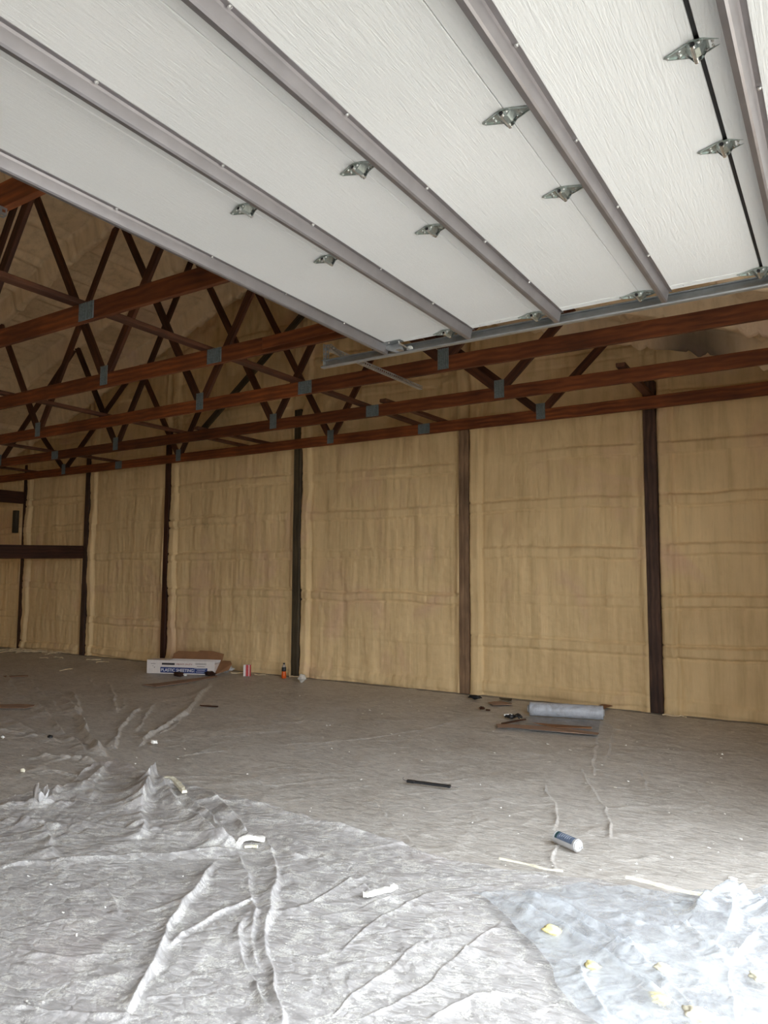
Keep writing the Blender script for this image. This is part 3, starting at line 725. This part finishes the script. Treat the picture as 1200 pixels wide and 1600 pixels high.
NEARF = [(-60, 1262), (40, 1246), (95, 1240), (150, 1196), (180, 1188), (215, 1212), (246, 1212), (300, 1232), (360, 1246), (470, 1282), (600, 1316), (700, 1350), (860, 1372), (960, 1384), (1080, 1402), (1260, 1406)]
o, *_ = sheet('plastic_sheet', [(-60, 1018), (200, 1022), (460, 1052), (720, 1082), (1026, 1112), (1260, 1138)],
    [(-60, 1300), (200, 1300), (460, 1350), (720, 1420), (1026, 1470), (1260, 1500)], 760, 620, far_folds, .006, .004, 3, M_pl_far,
    '', pw=1.35, hs=.55, ws=.8)
tag(o, 'dusty brownish plastic sheet covering the far floor up to the back wall', 'plastic sheet')
NEARH = lambda X, Y: .022+0*X
o, XN, YN, HN = sheet('plastic_sheet', NEARF, [(-400, 1850), (200, 1850), (600, 1850), (1000, 1850), (1500, 1850)], 900, 620, near_folds, NEARH, .0050, 17, M_pl_near, '', pw=1.1, under=.012, hs=.66, ws=1.4)
tag(o, 'crumpled whitish plastic sheet flecked with overspray in the foreground', 'plastic sheet')
clear_folds = [
 ([(785, 1425), (850, 1460), (920, 1505), (1000, 1560), (1080, 1620)], .022, .035), ([(800, 1412), (880, 1440), (950, 1478), (1000, 1520)], .02, .03), ([(880, 1450), (960, 1500), (1020, 1530)], .014, .018),
 ([(1085, 1455), (1115, 1432), (1150, 1416), (1185, 1428)], .045, .05), ([(1150, 1416), (1148, 1450), (1130, 1480)], .03, .035), ([(1180, 1425), (1230, 1460)], .03, .04),
 ([(930, 1500), (1000, 1498), (1090, 1500), (1210, 1528)], .013, .016), ([(1060, 1460), (1110, 1500), (1130, 1520)], .018, .02), ([(1180, 1475), (1160, 1500), (1140, 1520)], .02, .02),
 ([(910, 1530), (930, 1570), (950, 1620)], .016, .022), ([(1010, 1540), (1060, 1580), (1100, 1620)], .014, .02), ([(1060, 1545), (1120, 1575), (1180, 1600)], .013, .014), ([(1140, 1535), (1150, 1620)], .01, .008),
 ([(1000, 1400), (1060, 1420), (1100, 1440)], .016, .012), ([(960, 1450), (1030, 1470), (1080, 1470)], .016, .014)]
o, *_ = sheet('plastic_sheet', [(772, 1412), (830, 1408), (900, 1402), (985, 1398), (1060, 1420), (1120, 1408), (1150, 1398), (1260, 1410)], [(1010, 1700), (1100, 1700), (1200, 1700), (1420, 1700)], 420, 420, clear_folds, .050, .0055, 27, M_pl_clear, '', under=.036, wob=.10, ws=1.4)
tag(o, 'bluish clear plastic sheet bunched up at the bottom right corner', 'plastic sheet')
HNfun = lambda x, y: float(HN.reshape(-1)[np.argmin((XN.reshape(-1)-x)**2+(YN.reshape(-1)-y)**2)])

# standing tuft of plastic at left
def tuft(name, px, h, w, mat, label, lean=(0, 0), z0=.03, n=18, sd=0):
    c = atz(*px); rows = []
    hh = np.linspace(0, 1, 14); th = np.linspace(0, 2*math.pi, n, endpoint=False)
    V, F = [], []
    for i, a in enumerate(hh):
        for j, b in enumerate(th):
            r = w*(.25+.75*a**.6)*(1-.35*a*a)*(1+.42*math.sin(b*5+sd+a*2))
            V.append((c.x+r*math.cos(b)+lean[0]*a, c.y+r*.55*math.sin(b)+lean[1]*a, z0+h*a*(1+.25*math.sin(b*2+sd))*(.8+.2*math.sin(b*5))))
    for i in range(13):
        for j in range(n): F.append((i*n+j, i*n+(j+1) % n, (i+1)*n+(j+1) % n, (i+1)*n+j))
    o = obj(name, mesh(name, V, F, True), mat); tag(o, label, 'plastic'); return o
tuft('plastic_tuft', (62, 1262), .11, .07, M_pl_near, 'small upright tuft of gathered white plastic at the left edge of the near sheet', (.02, 0), .03)

# ------------------------------------------------------------------ things on the floor
def lump(name, c, r, mat, label, cat, sd=1, sq=(1, 1, .6), group=None):
    bm = bmesh.new(); bmesh.ops.create_icosphere(bm, subdivisions=3, radius=1)
    rn = random.Random(sd); ph = [rn.uniform(0, 6) for _ in range(6)]
    for v in bm.verts:
        d = v.co.copy(); k = 1+.22*math.sin(d.x*4+ph[0])*math.sin(d.y*5+ph[1])+.15*math.sin(d.z*7+ph[2])+.08*math.sin(d.x*11+ph[3])*math.sin(d.z*12+ph[4])
        v.co = Vector((d.x*sq[0], d.y*sq[1], d.z*sq[2]))*k*r
    me = bpy.data.meshes.new(name); bm.to_mesh(me); bm.free(); me.polygons.foreach_set('use_smooth', [True]*len(me.polygons))
    zmin = min(v.co.z for v in me.vertices)
    o = obj(name, me, mat, None, Matrix.Translation((c[0], c[1], c[2]-zmin))); tag(o, label, cat, group); return o
def flat_piece(name, pxs, z, th, mat, label, cat, parent=None, curl=0):
    pts = [atz(x, y) for x, y in pxs]; cx_ = sum((p for p in pts), Vector())/len(pts)
    bm = bmesh.new(); A = [bm.verts.new((p.x-cx_.x, p.y-cx_.y, 0)) for p in pts]; f = bm.faces.new(A)
    r = bmesh.ops.extrude_face_region(bm, geom=[f]); bmesh.ops.translate(bm, vec=(0, 0, th), verts=[v for v in r['geom'] if isinstance(v, bmesh.types.BMVert)])
    bmesh.ops.recalc_face_normals(bm, faces=bm.faces[:])
    bmesh.ops.triangulate(bm, faces=[f for f in bm.faces if len(f.verts) > 4]); bmesh.ops.subdivide_edges(bm, edges=bm.edges[:], cuts=1)
    for v in bm.verts: v.co.z += curl*random.uniform(0, 1)
    me = bpy.data.meshes.new(name); bm.to_mesh(me); bm.free()
    o = obj(name, me, mat, parent, Matrix.Translation((cx_.x, cx_.y, z)))
    if cat: tag(o, label, cat)
    return o
# box of plastic sheeting
c0, c1 = atz(229, 1053), atz(335, 1056.5)
ang = math.atan2(c1.y-c0.y, c1.x-c0.x); L = (c1-c0).length; BH, BD = .20, .22
M_box = plain('white_carton', (.70, .64, .60), .6, var=.05); M_ink = plain('dark_ink', (.03, .025, .03), .6); M_blue = plain('blue_band', (.012, .035, .16), .5); M_red = plain('red_ink', (.30, .06, .05), .6)
M_lt = plain('white_ink', (.75, .75, .78), .6)
bx = empty('sheeting_box', (c0.x, c0.y, .012), ang); tag(bx, 'white carton with a blue band reading PLASTIC SHEETING, open, below the narrow reddish wall post', 'box')
BM_ = PW[bx.name]
def carton(bm):
    t_ = .004
    add_box(bm, (0, 0, 0), (L, t_, BH)); add_box(bm, (0, BD-t_, 0), (L, BD, BH)); add_box(bm, (0, t_, 0), (L, BD-t_, t_)); add_box(bm, (0, t_, t_), (t_, BD-t_, BH)); add_box(bm, (L-t_, t_, t_), (L, BD-t_, BH*.8))
    add_box(bm, (t_, t_, BH-t_), (L*.3, BD-t_, BH)); 
obj('carton', bm_mesh('carton', carton, bevel=.0015), M_box, bx)
def flapf(bm):
    V = [(.27*L, BD, BH), (1.02*L, BD, BH*.95), (1.02*L, BD+.06, BH+.08), (.85*L, BD+.07, BH+.12), (.66*L, BD+.07, BH+.125), (.62*L, BD+.07, BH+.105), (.33*L, BD+.07, BH+.11), (.27*L, BD+.05, BH+.07)]
    A = [bm.verts.new(v) for v in V]; B = [bm.verts.new((v[0], v[1]+.005, v[2])) for v in V]; n = len(V)
    bm.faces.new(A); bm.faces.new(B[::-1])
    for i in range(n): bm.faces.new((A[i], A[(i+1) % n], B[(i+1) % n], B[i]))
o = obj('lid_flap', bm_mesh('flap', flapf), M_card, bx); tag(o, 'brown inner face of the raised lid flap')
def flape(bm):
    V = [(L, .02, .03), (L+.03, .0, .02), (L+.18, .10, .07), (L+.20, .16, .15), (L+.16, .2, .19), (L, BD, .19)]
    A = [bm.verts.new(v) for v in V]; B = [bm.verts.new((v[0]+.003, v[1]+.004, v[2])) for v in V]; n = len(V)
    bm.faces.new(A); bm.faces.new(B[::-1])
    for i in range(n): bm.faces.new((A[i], A[(i+1) % n], B[(i+1) % n], B[i]))
o = obj('end_flap', bm_mesh('eflap', flape), M_card, bx); tag(o, 'brown torn end flap')
def inkbox(name, x0, x1, z0, z1, mat, label=None, d=.0015):
    o = obj(name, bm_mesh(name, lambda bm: add_box(bm, (x0*L, -d, z0), (x1*L, .0, z1))), mat, bx)
    if label: tag(o, label)
    return o
inkbox('blue_band', .205, .895, .018, .098, M_blue, 'dark blue printed band', .0015)
inkbox('brand_block', .225, .415, .132, .160, M_ink, 'black printed block', .0012)
def bits(bm):
    for i in range(9):
        x = (.232+.02*i)*L; add_box(bm, (x, -.0018, .139), (x+.012, -.0012, .153))
    for a, b, z in ((.72, .88, .163), (.72, .88, .147), (.74, .86, .118)): add_box(bm, (a*L, -.0012, z), (b*L, 0, z+.005))
    add_box(bm, (.06*L, -.0012, .142), (.13*L, 0, .147)); add_box(bm, (.11*L, -.0012, .085), (.12*L, 0, .098)); add_box(bm, (.08*L, -.0012, .11), (.1*L, 0, .114))
tag(obj('small_print', bm_mesh('bits', bits), M_ink, bx), kind='stuff')
def bits2(bm):
    for a, b, z in ((.715, .875, .085), (.745, .86, .062), (.73, .87, .037)): add_box(bm, (a*L, -.0025, z), (b*L, -.0015, z+.006))
    add_box(bm, (.703*L, -.0025, .028), (.706*L, -.0015, .09))
obj('band_print', bm_mesh('bits2', bits2), M_lt, bx)
def text(name, s, x, z, size, width, mat, parent, base, y=-.0025):
    cu = bpy.data.curves.new(name, 'FONT'); cu.body = s; cu.size = size; cu.extrude = .0006; cu.offset = size*.012
    o = bpy.data.objects.new(name, cu); cu.materials.append(mat); col.objects.link(o)
    bpy.context.view_layer.update(); w0 = max(o.dimensions.x, .01)
    me = bpy.data.meshes.new_from_object(o); bpy.data.objects.remove(o); me.name = name; o = bpy.data.objects.new(name, me)
    put(o, parent, base @ Matrix.Translation((x, y, z)) @ Matrix.Rotation(math.radians(90), 4, 'X') @ Matrix.Diagonal((width/w0, 1, 1, 1))); return o
text('lettering', 'PLASTIC SHEETING', .215*L, .036, .062, .475*L, M_lt, bx, BM_)
text('small_lettering', 'HEAVY DUTY', .435*L, .137, .028, .24*L, M_red, bx, BM_, -.0015)
# crumpled film spilling out of the box
lump('crumpled_film', (*atz(351, 1053)[:2], .012), .10, M_pl_near, 'crumpled whitish film lying right of the open carton', 'plastic', 4, (1.7, .7, .55))
lump('dark_bundle', (*atz(329, 1057)[:2], .012), .07, M_wood_dark, 'dark maroon crumpled scrap at the right end of the carton', 'scrap', 8, (1.5, .6, .4))
g = lump('glove', (*atz(279, 1059)[:2], .012), .06, M_wood_dark, 'small dark red lump just in front of the carton', 'glove', 12, (1.6, .7, .6))
lump('foam_scrap', (*atz(289, 1058)[:2], .012), .028, M_foam_white, 'white crumb beside the dark red lump in front of the carton', 'foam scrap', 5)
# red and white carton
c = atz(386, 1057.5); rb = empty('drink_carton', (c.x, c.y, .012), math.radians(38)); tag(rb, 'small red and white striped carton standing by the wall right of the big box', 'carton')
obj('body', bm_mesh('dc', lambda bm: add_box(bm, (-.052, -.04, 0), (.052, .04, .165)), bevel=.002), M_box, rb)
M_redc = plain('red_carton', (.45, .03, .03), .5)
obj('red_stripe', bm_mesh('rs', lambda bm: [add_box(bm, (-.018, -.0415, .001), (.024, .0415, .1645)), add_box(bm, (.034, -.0415, .001), (.0532, .0415, .1645))]), M_redc, rb)
# bottle
c = atz(443.5, 1061); bt = empty('bottle', (c.x, c.y, .012)); tag(bt, 'orange drink bottle with black label and cap beside the greenish post', 'bottle')
m, ns, ls, p = newmat('orange_drink'); p.inputs['Base Color'].default_value = (.62, .10, .012, 1); p.inputs['Roughness'].default_value = .15
M_or = m
obj('body', bm_mesh('bb', lambda bm: lathe(bm, [(.030, 0), (.034, .006), (.035, .05), (.030, .08), (.032, .10)]), smooth=True), M_or, bt)
obj('bottle_label', bm_mesh('bl', lambda bm: lathe(bm, [(.0325, .10), (.034, .104), (.033, .15), (.028, .158)]), smooth=True), M_black, bt)
M_gl = plain('pale_neck', (.35, .30, .26), .2)
obj('neck', bm_mesh('bn', lambda bm: lathe(bm, [(.028, .158), (.024, .175), (.014, .192), (.0125, .198)]), smooth=True), M_gl, bt)
obj('cap', bm_mesh('bc', lambda bm: lathe(bm, [(.0155, .196), (.0155, .214), (.013, .217)])), M_black, bt)
lump('foam_ball', (*atz(471.5, 1068)[:2], .012), .052, plain('grey_white', (.55, .52, .46), .8), 'round greyish white lump on the floor right of the orange bottle', 'foam scrap', 3, (1, 1, .95))
# shoes pair -> gloves
gl = empty('work_glove', (*atz(797, 1125)[:2], .012), .3); tag(gl, 'black and white work glove crumpled on the floor left of the film roll', 'glove')
def glove(bm):
    bmesh.ops.create_icosphere(bm, subdivisions=2, radius=1)
    for v in bm.verts: v.co = Vector((v.co.x*.062, v.co.y*.04, .026+v.co.z*.024*(1+.3*math.sin(v.co.x*5))))
obj('palm', bm_mesh('palm', glove, smooth=True), M_black, gl)
for i, (a, ln) in enumerate(((-.5, .07), (-.15, .085), (.15, .08), (.5, .065))):
    def fg(bm, a=a, ln=ln):
        p0 = Vector((.045, a*.05, .026)); p1 = p0+Vector((ln*.6*math.cos(a), ln*.6*math.sin(a), .02)); p2 = p1+Vector((ln*.35*math.cos(a), ln*.4*math.sin(a), -.026))
        add_cyl(bm, p0, p1, .013, .011, 10); add_cyl(bm, p1, p2, .0115, .009, 10)
    obj('finger', bm_mesh('fg', fg, smooth=True), M_black, gl)
o = obj('thumb', bm_mesh('th', lambda bm: add_cyl(bm, (-.01, -.03, .025), (.02, -.075, .02), .014, .010, 10), smooth=True), M_black, gl)
o = obj('knuckle_guard', bm_mesh('kg', lambda bm: [add_box(bm, (-.05, -.03, .046), (-.01, .02, .053), Matrix.Rotation(.2, 4, 'Z')), add_box(bm, (.0, -.035, .047), (.014, .035, .055), Matrix.Rotation(.5, 4, 'Z')), add_box(bm, (-.062, -.02, .03), (-.045, .03, .046))], bevel=.003), M_foam_white, gl); tag(o, 'off white back trim')
lump('rag', (*atz(742, 1095)[:2], .012), .052, M_black, 'small black crumpled rag at the foot of the lightest wall post', 'rag', 6, (1.5, .8, .45))
lump('brown_scrap', (*atz(753, 1110.5)[:2], .012), .025, M_wood_dark, 'tiny dark brown scrap on the floor in front of the black rag', 'scrap', 9, (1.4, .8, .6))
flat_piece('wood_chip', [(759, 1110), (766, 1111), (766, 1112.5), (759, 1112)], .012, .006, M_wood_dark, 'thin dark sliver right of the tiny dark brown scrap', 'scrap')
# roll of film
r0, r1 = atz(824, 1121.5), atz(940, 1128.5)
M_roll = plastic_mat('rolled_film', (.60, .62, .67), (.75, .76, .80), (.50, .52, .56), 1, 1, .3, .3)
rr_ = .072
rl = empty('film_roll', ((r0.x+r1.x)/2, (r0.y+r1.y)/2+.07, .012), math.atan2(r1.y-r0.y, r1.x-r0.x)); tag(rl, 'long roll of shiny silvery grey plastic film lying by the back wall', 'film roll')
RL = (r1-r0).length*1.0
RMx = PW[rl.name]
def rollf(bm):
    n, m_ = 36, 40; rings = []
    for i in range(m_+1):
        x = -RL/2+RL*i/m_
        rings.append([bm.verts.new((x, rr_*(1+.02*math.sin(i*1.7+j*.5)*.5)*math.cos(2*math.pi*j/n), rr_+rr_*(1+.012*math.sin(i*.9+j))*math.sin(2*math.pi*j/n))) for j in range(n)])
    for a, b in zip(rings, rings[1:]):
        for j in range(n): bm.faces.new((a[j], a[(j+1) % n], b[(j+1) % n], b[j]))
    bm.faces.new(rings[0][::-1]); bm.faces.new(rings[-1])
obj('film', bm_mesh('rollf', rollf, smooth=True), M_roll, rl)
obj('core', bm_mesh('core', lambda bm: [add_cyl(bm, (-RL/2-.02, 0, rr_), (-RL/2+.01, 0, rr_), .04, n=20), add_cyl(bm, (RL/2-.01, 0, rr_), (RL/2+.012, 0, rr_), .04, n=20)]), plain('grey_core', (.3, .29, .28), .8), rl)
lv = flat_piece('film_tail', [(824, 1122), (938, 1129.5), (934, 1152), (800, 1141), (776, 1141)], .014, .002, plastic_mat('tail_film', (.52, .52, .52), (.6, .6, .6), (.42, .41, .40), .75, 1, .3, .2), None, None, rl, curl=.006)
lv['label'] = 'flat grey tail of film pulled out of the roll'
flat_piece('cardboard_strip', [(775, 1136), (792, 1136.5), (880, 1143), (936, 1151), (934, 1153.5), (860, 1147), (800, 1142), (778, 1142)], .024, .005, M_card_pale, 'long thin pinkish brown cardboard strip in front of the film roll', 'cardboard', curl=.008)
flat_piece('cardboard_strip', [(830, 1135), (880, 1139), (924, 1142), (925, 1144.5), (870, 1143.5)], .034, .005, M_card, 'shorter dark brown cardboard strip lying on the film tail', 'cardboard', curl=.006)
flat_piece('stick', [(783, 1133.5), (803, 1129.5), (822, 1126.5), (822, 1127.8), (803, 1131.5), (784, 1135)], .018, .008, M_wood_dark, 'thin dark stick slanting between the glove and the film roll', 'stick')
# brown card leaning near the wall right of roll
flat_piece('cardboard_piece', [(931, 1108.5), (949, 1104.5), (959, 1106.5), (943, 1112)], .02, .006, M_card, 'small brown cardboard piece behind the right end of the film roll', 'cardboard', curl=.02)
flat_piece('cardboard_piece', [(221, 1072), (250, 1069), (300, 1062.5), (338, 1057), (340, 1059), (300, 1067), (244, 1075)], .012, .006, M_card_pale, 'long pale brown cardboard slab on the floor in front of the white carton', 'cardboard', curl=.004)
flat_piece('cardboard_piece', [(-20, 1104), (30, 1103), (63, 1104.5), (40, 1109), (-20, 1109)], .014, .006, M_card_pale, 'flat brown cardboard piece at the left edge of the photo', 'cardboard', curl=.004)
flat_piece('cardboard_piece', [(5, 1058), (44, 1057), (44, 1059), (8, 1060)], .014, .006, M_card_pale, 'thin strip of brown cardboard on the far floor at the left', 'cardboard')
flat_piece('cardboard_piece', [(762, 1101), (782, 1099), (800, 1102), (799, 1104), (770, 1105)], .014, .008, M_card_pale, 'small reddish brown cardboard piece near the wall left of the film roll', 'cardboard', curl=.01)
flat_piece('stick', [(780, 1094), (800, 1095.5), (799, 1097.5), (784, 1096)], .02, .012, M_post_green, 'short grey green stick along the wall foot left of the film roll', 'stick')
flat_piece('stick', [(312, 1104), (341, 1105.8), (340, 1107), (314, 1105.2)], .012, .008, M_wood_dark, 'thin dark stick alone on the floor right of the carton folds', 'stick')
# black blade-like stick
p0, p1 = atz(636, 1227), atz(704, 1236)
bs_ = empty('saw_blade', tuple((p0+p1)/2+Vector((0, 0, .03))), math.atan2(p1.y-p0.y, p1.x-p0.x)); tag(bs_, 'black foam trimming tool with hooked wire ends in the middle of the floor', 'tool')
LL = (p1-p0).length
obj('handle', bm_mesh('hd', lambda bm: [add_box(bm, (-LL/2, -.011, -.008), (LL/2, .011, .010)), add_box(bm, (-LL/2, -.013, -.009), (-LL/2+.06, .013, .011)), add_box(bm, (LL/2-.02, -.013, -.009), (LL/2, .013, .011))], bevel=.003), M_black, bs_)
def wire(bm):
    P_ = [(-LL/2, 0, 0), (-LL/2-.02, .004, .002), (-LL/2-.035, .012, .004), (-LL/2-.042, .025, .01), (-LL/2-.038, .035, .014)]
    for a, b in zip(P_, P_[1:]): add_cyl(bm, a, b, .0025, n=6)
    add_cyl(bm, (LL/2, 0, 0), (LL/2+.055, 0, -.002), .0028, .002, n=6)
obj('hook_wire', bm_mesh('wr', wire), M_strut, bs_)
# spray can lying down
a = atz(868, 1322); b_ = atz(903, 1335)
p0 = Vector((a.x, a.y+.02, 0)); p1 = Vector((b_.x, b_.y+.0, 0)); dr = (p1-p0).normalized(); CL = .165; rc = .033
sp = empty('spray_can', tuple(p0+Vector((0, 0, .012+rc))), math.atan2(dr.y, dr.x)); tag(sp, 'aerosol foam can with grey blue label lying on its side on the floor', 'spray can')
RX = PW[sp.name] @ Matrix.Rotation(math.radians(90), 4, 'Y')
def canb(bm): lathe(bm, [(.028, 0), (.0325, .002), (.033, .006), (.0315, .009), (.0325, .013), (.0325, CL-.018), (.0325, CL-.012), (.034, CL-.010), (.034, CL-.006), (.030, CL-.003)], 32)
M_can = plain('white_can', (.48, .48, .49), .3, var=.03)
obj('body', bm_mesh('cb', canb, smooth=True), M_can, sp, RX)
M_lab = plain('grey_blue_label', (.10, .13, .19), .45, var=.3, bscale=90)
def lab(bm, t0=-2.25, t1=1.35, z0=.014, z1=CL-.020, r=.0329, n=26):
    A = []; 
    for z in (z0, z1): A.append([bm.verts.new((r*math.cos(t0+(t1-t0)*i/n), r*math.sin(t0+(t1-t0)*i/n), z)) for i in range(n+1)])
    for i in range(n): bm.faces.new((A[0][i], A[0][i+1], A[1][i+1], A[1][i]))
RX2 = RX @ Matrix.Rotation(math.radians(180), 4, 'Z')
obj('can_label', bm_mesh('lb', lambda bm: lab(bm), smooth=True), M_lab, sp, RX2)
def prt(bm):
    for k in range(6): lab(bm, -1.4+.02*k, .9-.1*(k % 3), .045+.014*k, .049+.014*k, .0331, 14)
obj('label_print', bm_mesh('lp', prt), plain('pale_print', (.42, .46, .52), .5), sp, RX2)
obj('label_band', bm_mesh('lbd', lambda bm: lab(bm, -2.25, 1.35, .016, .030, .0331)), plain('dark_teal', (.02, .06, .06), .5), sp, RX2)
obj('dome', bm_mesh('dm', lambda bm: lathe(bm, [(.031, CL-.004), (.030, CL+.002), (.022, CL+.008), (.017, CL+.010), (.016, CL+.014), (.012, CL+.015)], 28), smooth=True), plain('dome_grey', (.58, .58, .57), .4), sp, RX)
obj('nozzle', bm_mesh('nz', lambda bm: lathe(bm, [(.010, CL+.014), (.010, CL+.020), (.005, CL+.021), (.004, CL+.030)], 16)), M_can, sp, RX)

# foam offcuts
def strip_foam(name, pxs, w, z, h, mat, label, arch=0, sd=0):
    pts = [atz(*p) for p in pxs]; rn = random.Random(sd); bm = bmesh.new(); rows = []
    pts = resample([(p.x, p.y) for p in pts]); n = len(pts)
    for i, p in enumerate(pts):
        q = pts[min(i+1, n-1)]; o_ = pts[max(i-1, 0)]; t = (q-o_).normalized(); nn = Vector((-t.y, t.x)); s = i/(n-1)
        ww = w*(.75+.4*rn.random()); zz_ = z+arch*math.sin(math.pi*s)
        rows.append([bm.verts.new((p.x+nn.x*ww*a_, p.y+nn.y*ww*a_, zz_+b_*h*(.8+.4*rn.random()))) for a_, b_ in ((-.5, 0), (.5, 0), (.42, 1), (-.42, 1))])
    for a_, b_ in zip(rows, rows[1:]):
        for k in range(4): bm.faces.new((a_[k], a_[(k+1) % 4], b_[(k+1) % 4], b_[k]))
    bm.faces.new(rows[0][::-1]); bm.faces.new(rows[-1]); bmesh.ops.recalc_face_normals(bm, faces=bm.faces[:])
    me = bpy.data.meshes.new(name); bm.to_mesh(me); bm.free()
    o = obj(name, me, mat); tag(o, label, 'foam scrap'); return o
strip_foam('foam_strip', [(372, 1329), (380, 1324), (394, 1322), (413, 1322.5)], .026, HNfun(*atz(392, 1325)[:2])+.01, .022, M_foam_white, 'bright white curved foam offcut standing out in the left foreground', .01)
strip_foam('foam_strip', [(382, 1331), (394, 1330), (402, 1331)], .014, HNfun(*atz(392, 1330)[:2])+.005, .012, M_foam_light, 'small cream foam offcut tucked just below the bright white one', 0, 2)
z_ = HNfun(*atz(592, 1405)[:2])
strip_foam('foam_strip', [(567, 1410), (580, 1409), (595, 1404), (608, 1402), (618, 1397)], .028, z_+.004, .016, M_foam_white, 'ragged white foam strip in the centre foreground', 0, 3)
z_ = .045
strip_foam('foam_strip', [(978, 1393), (1010, 1401), (1045, 1411), (1080, 1419), (1108, 1423)], .016, .062, .012, M_foam_light, 'long pale yellow foam strip along the edge of the clear sheet at right', 0, 4)
strip_foam('foam_strip', [(780, 1352), (820, 1360), (850, 1368), (880, 1372)], .010, .03, .008, M_foam_light, 'thin cream foam strip on the sheet edge left below the spray can', 0, 5)
strip_foam('foam_strip', [(258, 1229), (270, 1232), (280, 1242), (288, 1252)], .035, HNfun(*atz(274, 1238)[:2])+.005, .02, M_foam_light, 'cream foam strip beside the upright plastic peak at left', 0, 6)
for px, r_, m_, lb, sd in [((240, 1165), .026, M_foam_white, 'white foam crumb alone on the far sheet right of the radiating folds', 1),
    ((35, 1209), .018, M_foam_light, 'cream foam crumb near the left edge above the plastic tuft', 2), ((78, 1156), .022, M_black, 'small black crumb among the folds at the left', 3),
    ((4, 1156), .014, M_foam_white, 'tiny white crumb at the extreme left edge', 4), ((1145, 1380), .014, M_foam_white, 'small white foam splinter near the right edge', 5)]:
    lump('foam_scrap', (*atz(*px)[:2], .012), r_, m_, lb, 'foam scrap', sd+20, (1.5, .8, .7))
for px, r_, lb, sd in [((862, 1450), .028, 'upper left yellow foam lump wrapped in the clear sheet', 1), ((925, 1502), .020, 'yellow foam lump in the clear sheet just below the upper left one', 2),
    ((1036, 1507), .024, 'pale yellow foam lump in the middle of the clear sheet', 3), ((1030, 1553), .026, 'deep yellow foam lump in the lower part of the clear sheet', 4),
    ((1090, 1583), .034, 'largest cream foam lump at the bottom of the clear sheet', 5), ((1188, 1520), .026, 'pale foam lump at the right edge of the clear sheet', 6)]:
    lump('foam_lump', (*atz(*px, .07)[:2], .040), r_, M_foam_yellow if sd in (1, 2, 4) else M_foam_light, lb, 'foam scrap', sd+40, (1.3, .9, .6))
# trimmings curled along the foot of the far left wall
def curl(c, ln, sd, r=.012):
    rn = random.Random(sd); P_ = []; a = rn.uniform(0, 6); p = Vector((0, 0, r)); 
    for i in range(9):
        P_.append(p.copy()); a += rn.uniform(-.9, .9); p = p+Vector((math.cos(a), math.sin(a)*.6, 0))*ln/8; p.z = r+rn.uniform(0, .02)
    bm = bmesh.new()
    for u_, v_ in zip(P_, P_[1:]): add_cyl(bm, u_, v_, r, r*.9, 7)
    me = bpy.data.meshes.new('curl'); bm.to_mesh(me); bm.free(); return me
mes = [curl(None, .35+.1*k, 70+k, .011+.002*(k % 3)) for k in range(6)]
M_foam_tan = plain('tan_foam_scrap', (.62, .50, .32), .8)
for me in mes: me.materials.append(M_foam_tan)
rn = random.Random(5)
def litter(bm):
    for i in range(60):
        c = atz(rn.uniform(2, 122), 1016+rn.uniform(-2, 4)); tmp = bmesh.new(); tmp.from_mesh(mes[i % 6])
        Mx = Matrix.Translation((max(c.x, -13.9), min(c.y, 8.33), .014)) @ Matrix.Rotation(rn.uniform(-.6, .6), 4, 'Z') @ Matrix.Scale(.55, 4)
        for v in tmp.verts: v.co = Mx @ v.co
        me = bpy.data.meshes.new('t'); tmp.to_mesh(me); tmp.free(); bm.from_mesh(me); bpy.data.meshes.remove(me)
tag(obj('foam_litter', bm_mesh('litter', litter), M_foam_tan), 'tangled tan foam trimmings heaped along the foot of the far left wall', 'foam litter', None, 'stuff')
for i, (px, lb) in enumerate([((75, 1030), 'pale foam trimming on the floor in front of the far left litter heap, leftmost'), ((98, 1030), 'pale foam trimming right of the leftmost loose one below the litter heap'),
    ((135, 1033), 'pale foam trimming in front of the nearly black wall post'), ((150, 1037), 'pale foam trimming just right of the one before the nearly black post'), ((113, 1047), 'lone thin foam trimming nearer the camera than the others at far left'), ((398, 1056), 'thin cream foam trimming by the wall between the striped carton and the bottle'), ((415, 1057), 'second cream foam trimming left of the orange bottle'), ((1072, 1124), 'small cream foam trimming at the foot of the right dark post'), ((452, 1060), 'small pale trimming between the bottle and the greenish post')]):
    c = atz(*px); o = bpy.data.objects.new('foam_curl', mes[i % 6]); put(o, None, Matrix.Translation((c.x, min(c.y, 8.38), .014)) @ Matrix.Scale(.6, 4)); tag(o, lb, 'foam scrap')
# crumbs and dust specks too many to count
def crumbs(bm):
    rn = random.Random(9)
    for i in range(520):
        px = (rn.uniform(0, 1200), 1040+(560*rn.random()**1.2)); c = atz(*px)
        if c.y > 8.35 or c.x < -13.8: continue
        z = .012 if px[1] < 1230 else HNfun(c.x, c.y) if c.y < 3.3 and False else .016
        r = rn.uniform(.003, .009)*(1 if px[1] > 1200 else 1.5)
        A = [bm.verts.new((c.x+rn.uniform(-r, r)*1.6, c.y+rn.uniform(-r, r), z+rn.uniform(0, r))) for _ in range(4)]
        for t in ((0, 1, 2), (0, 2, 3), (0, 3, 1), (1, 3, 2)): bm.faces.new([A[k] for k in t])
o = obj('foam_crumbs', bm_mesh('crumbs', crumbs), M_foam_white); tag(o, 'scattered tiny white foam crumbs over the plastic sheets', 'foam crumbs', None, 'stuff')
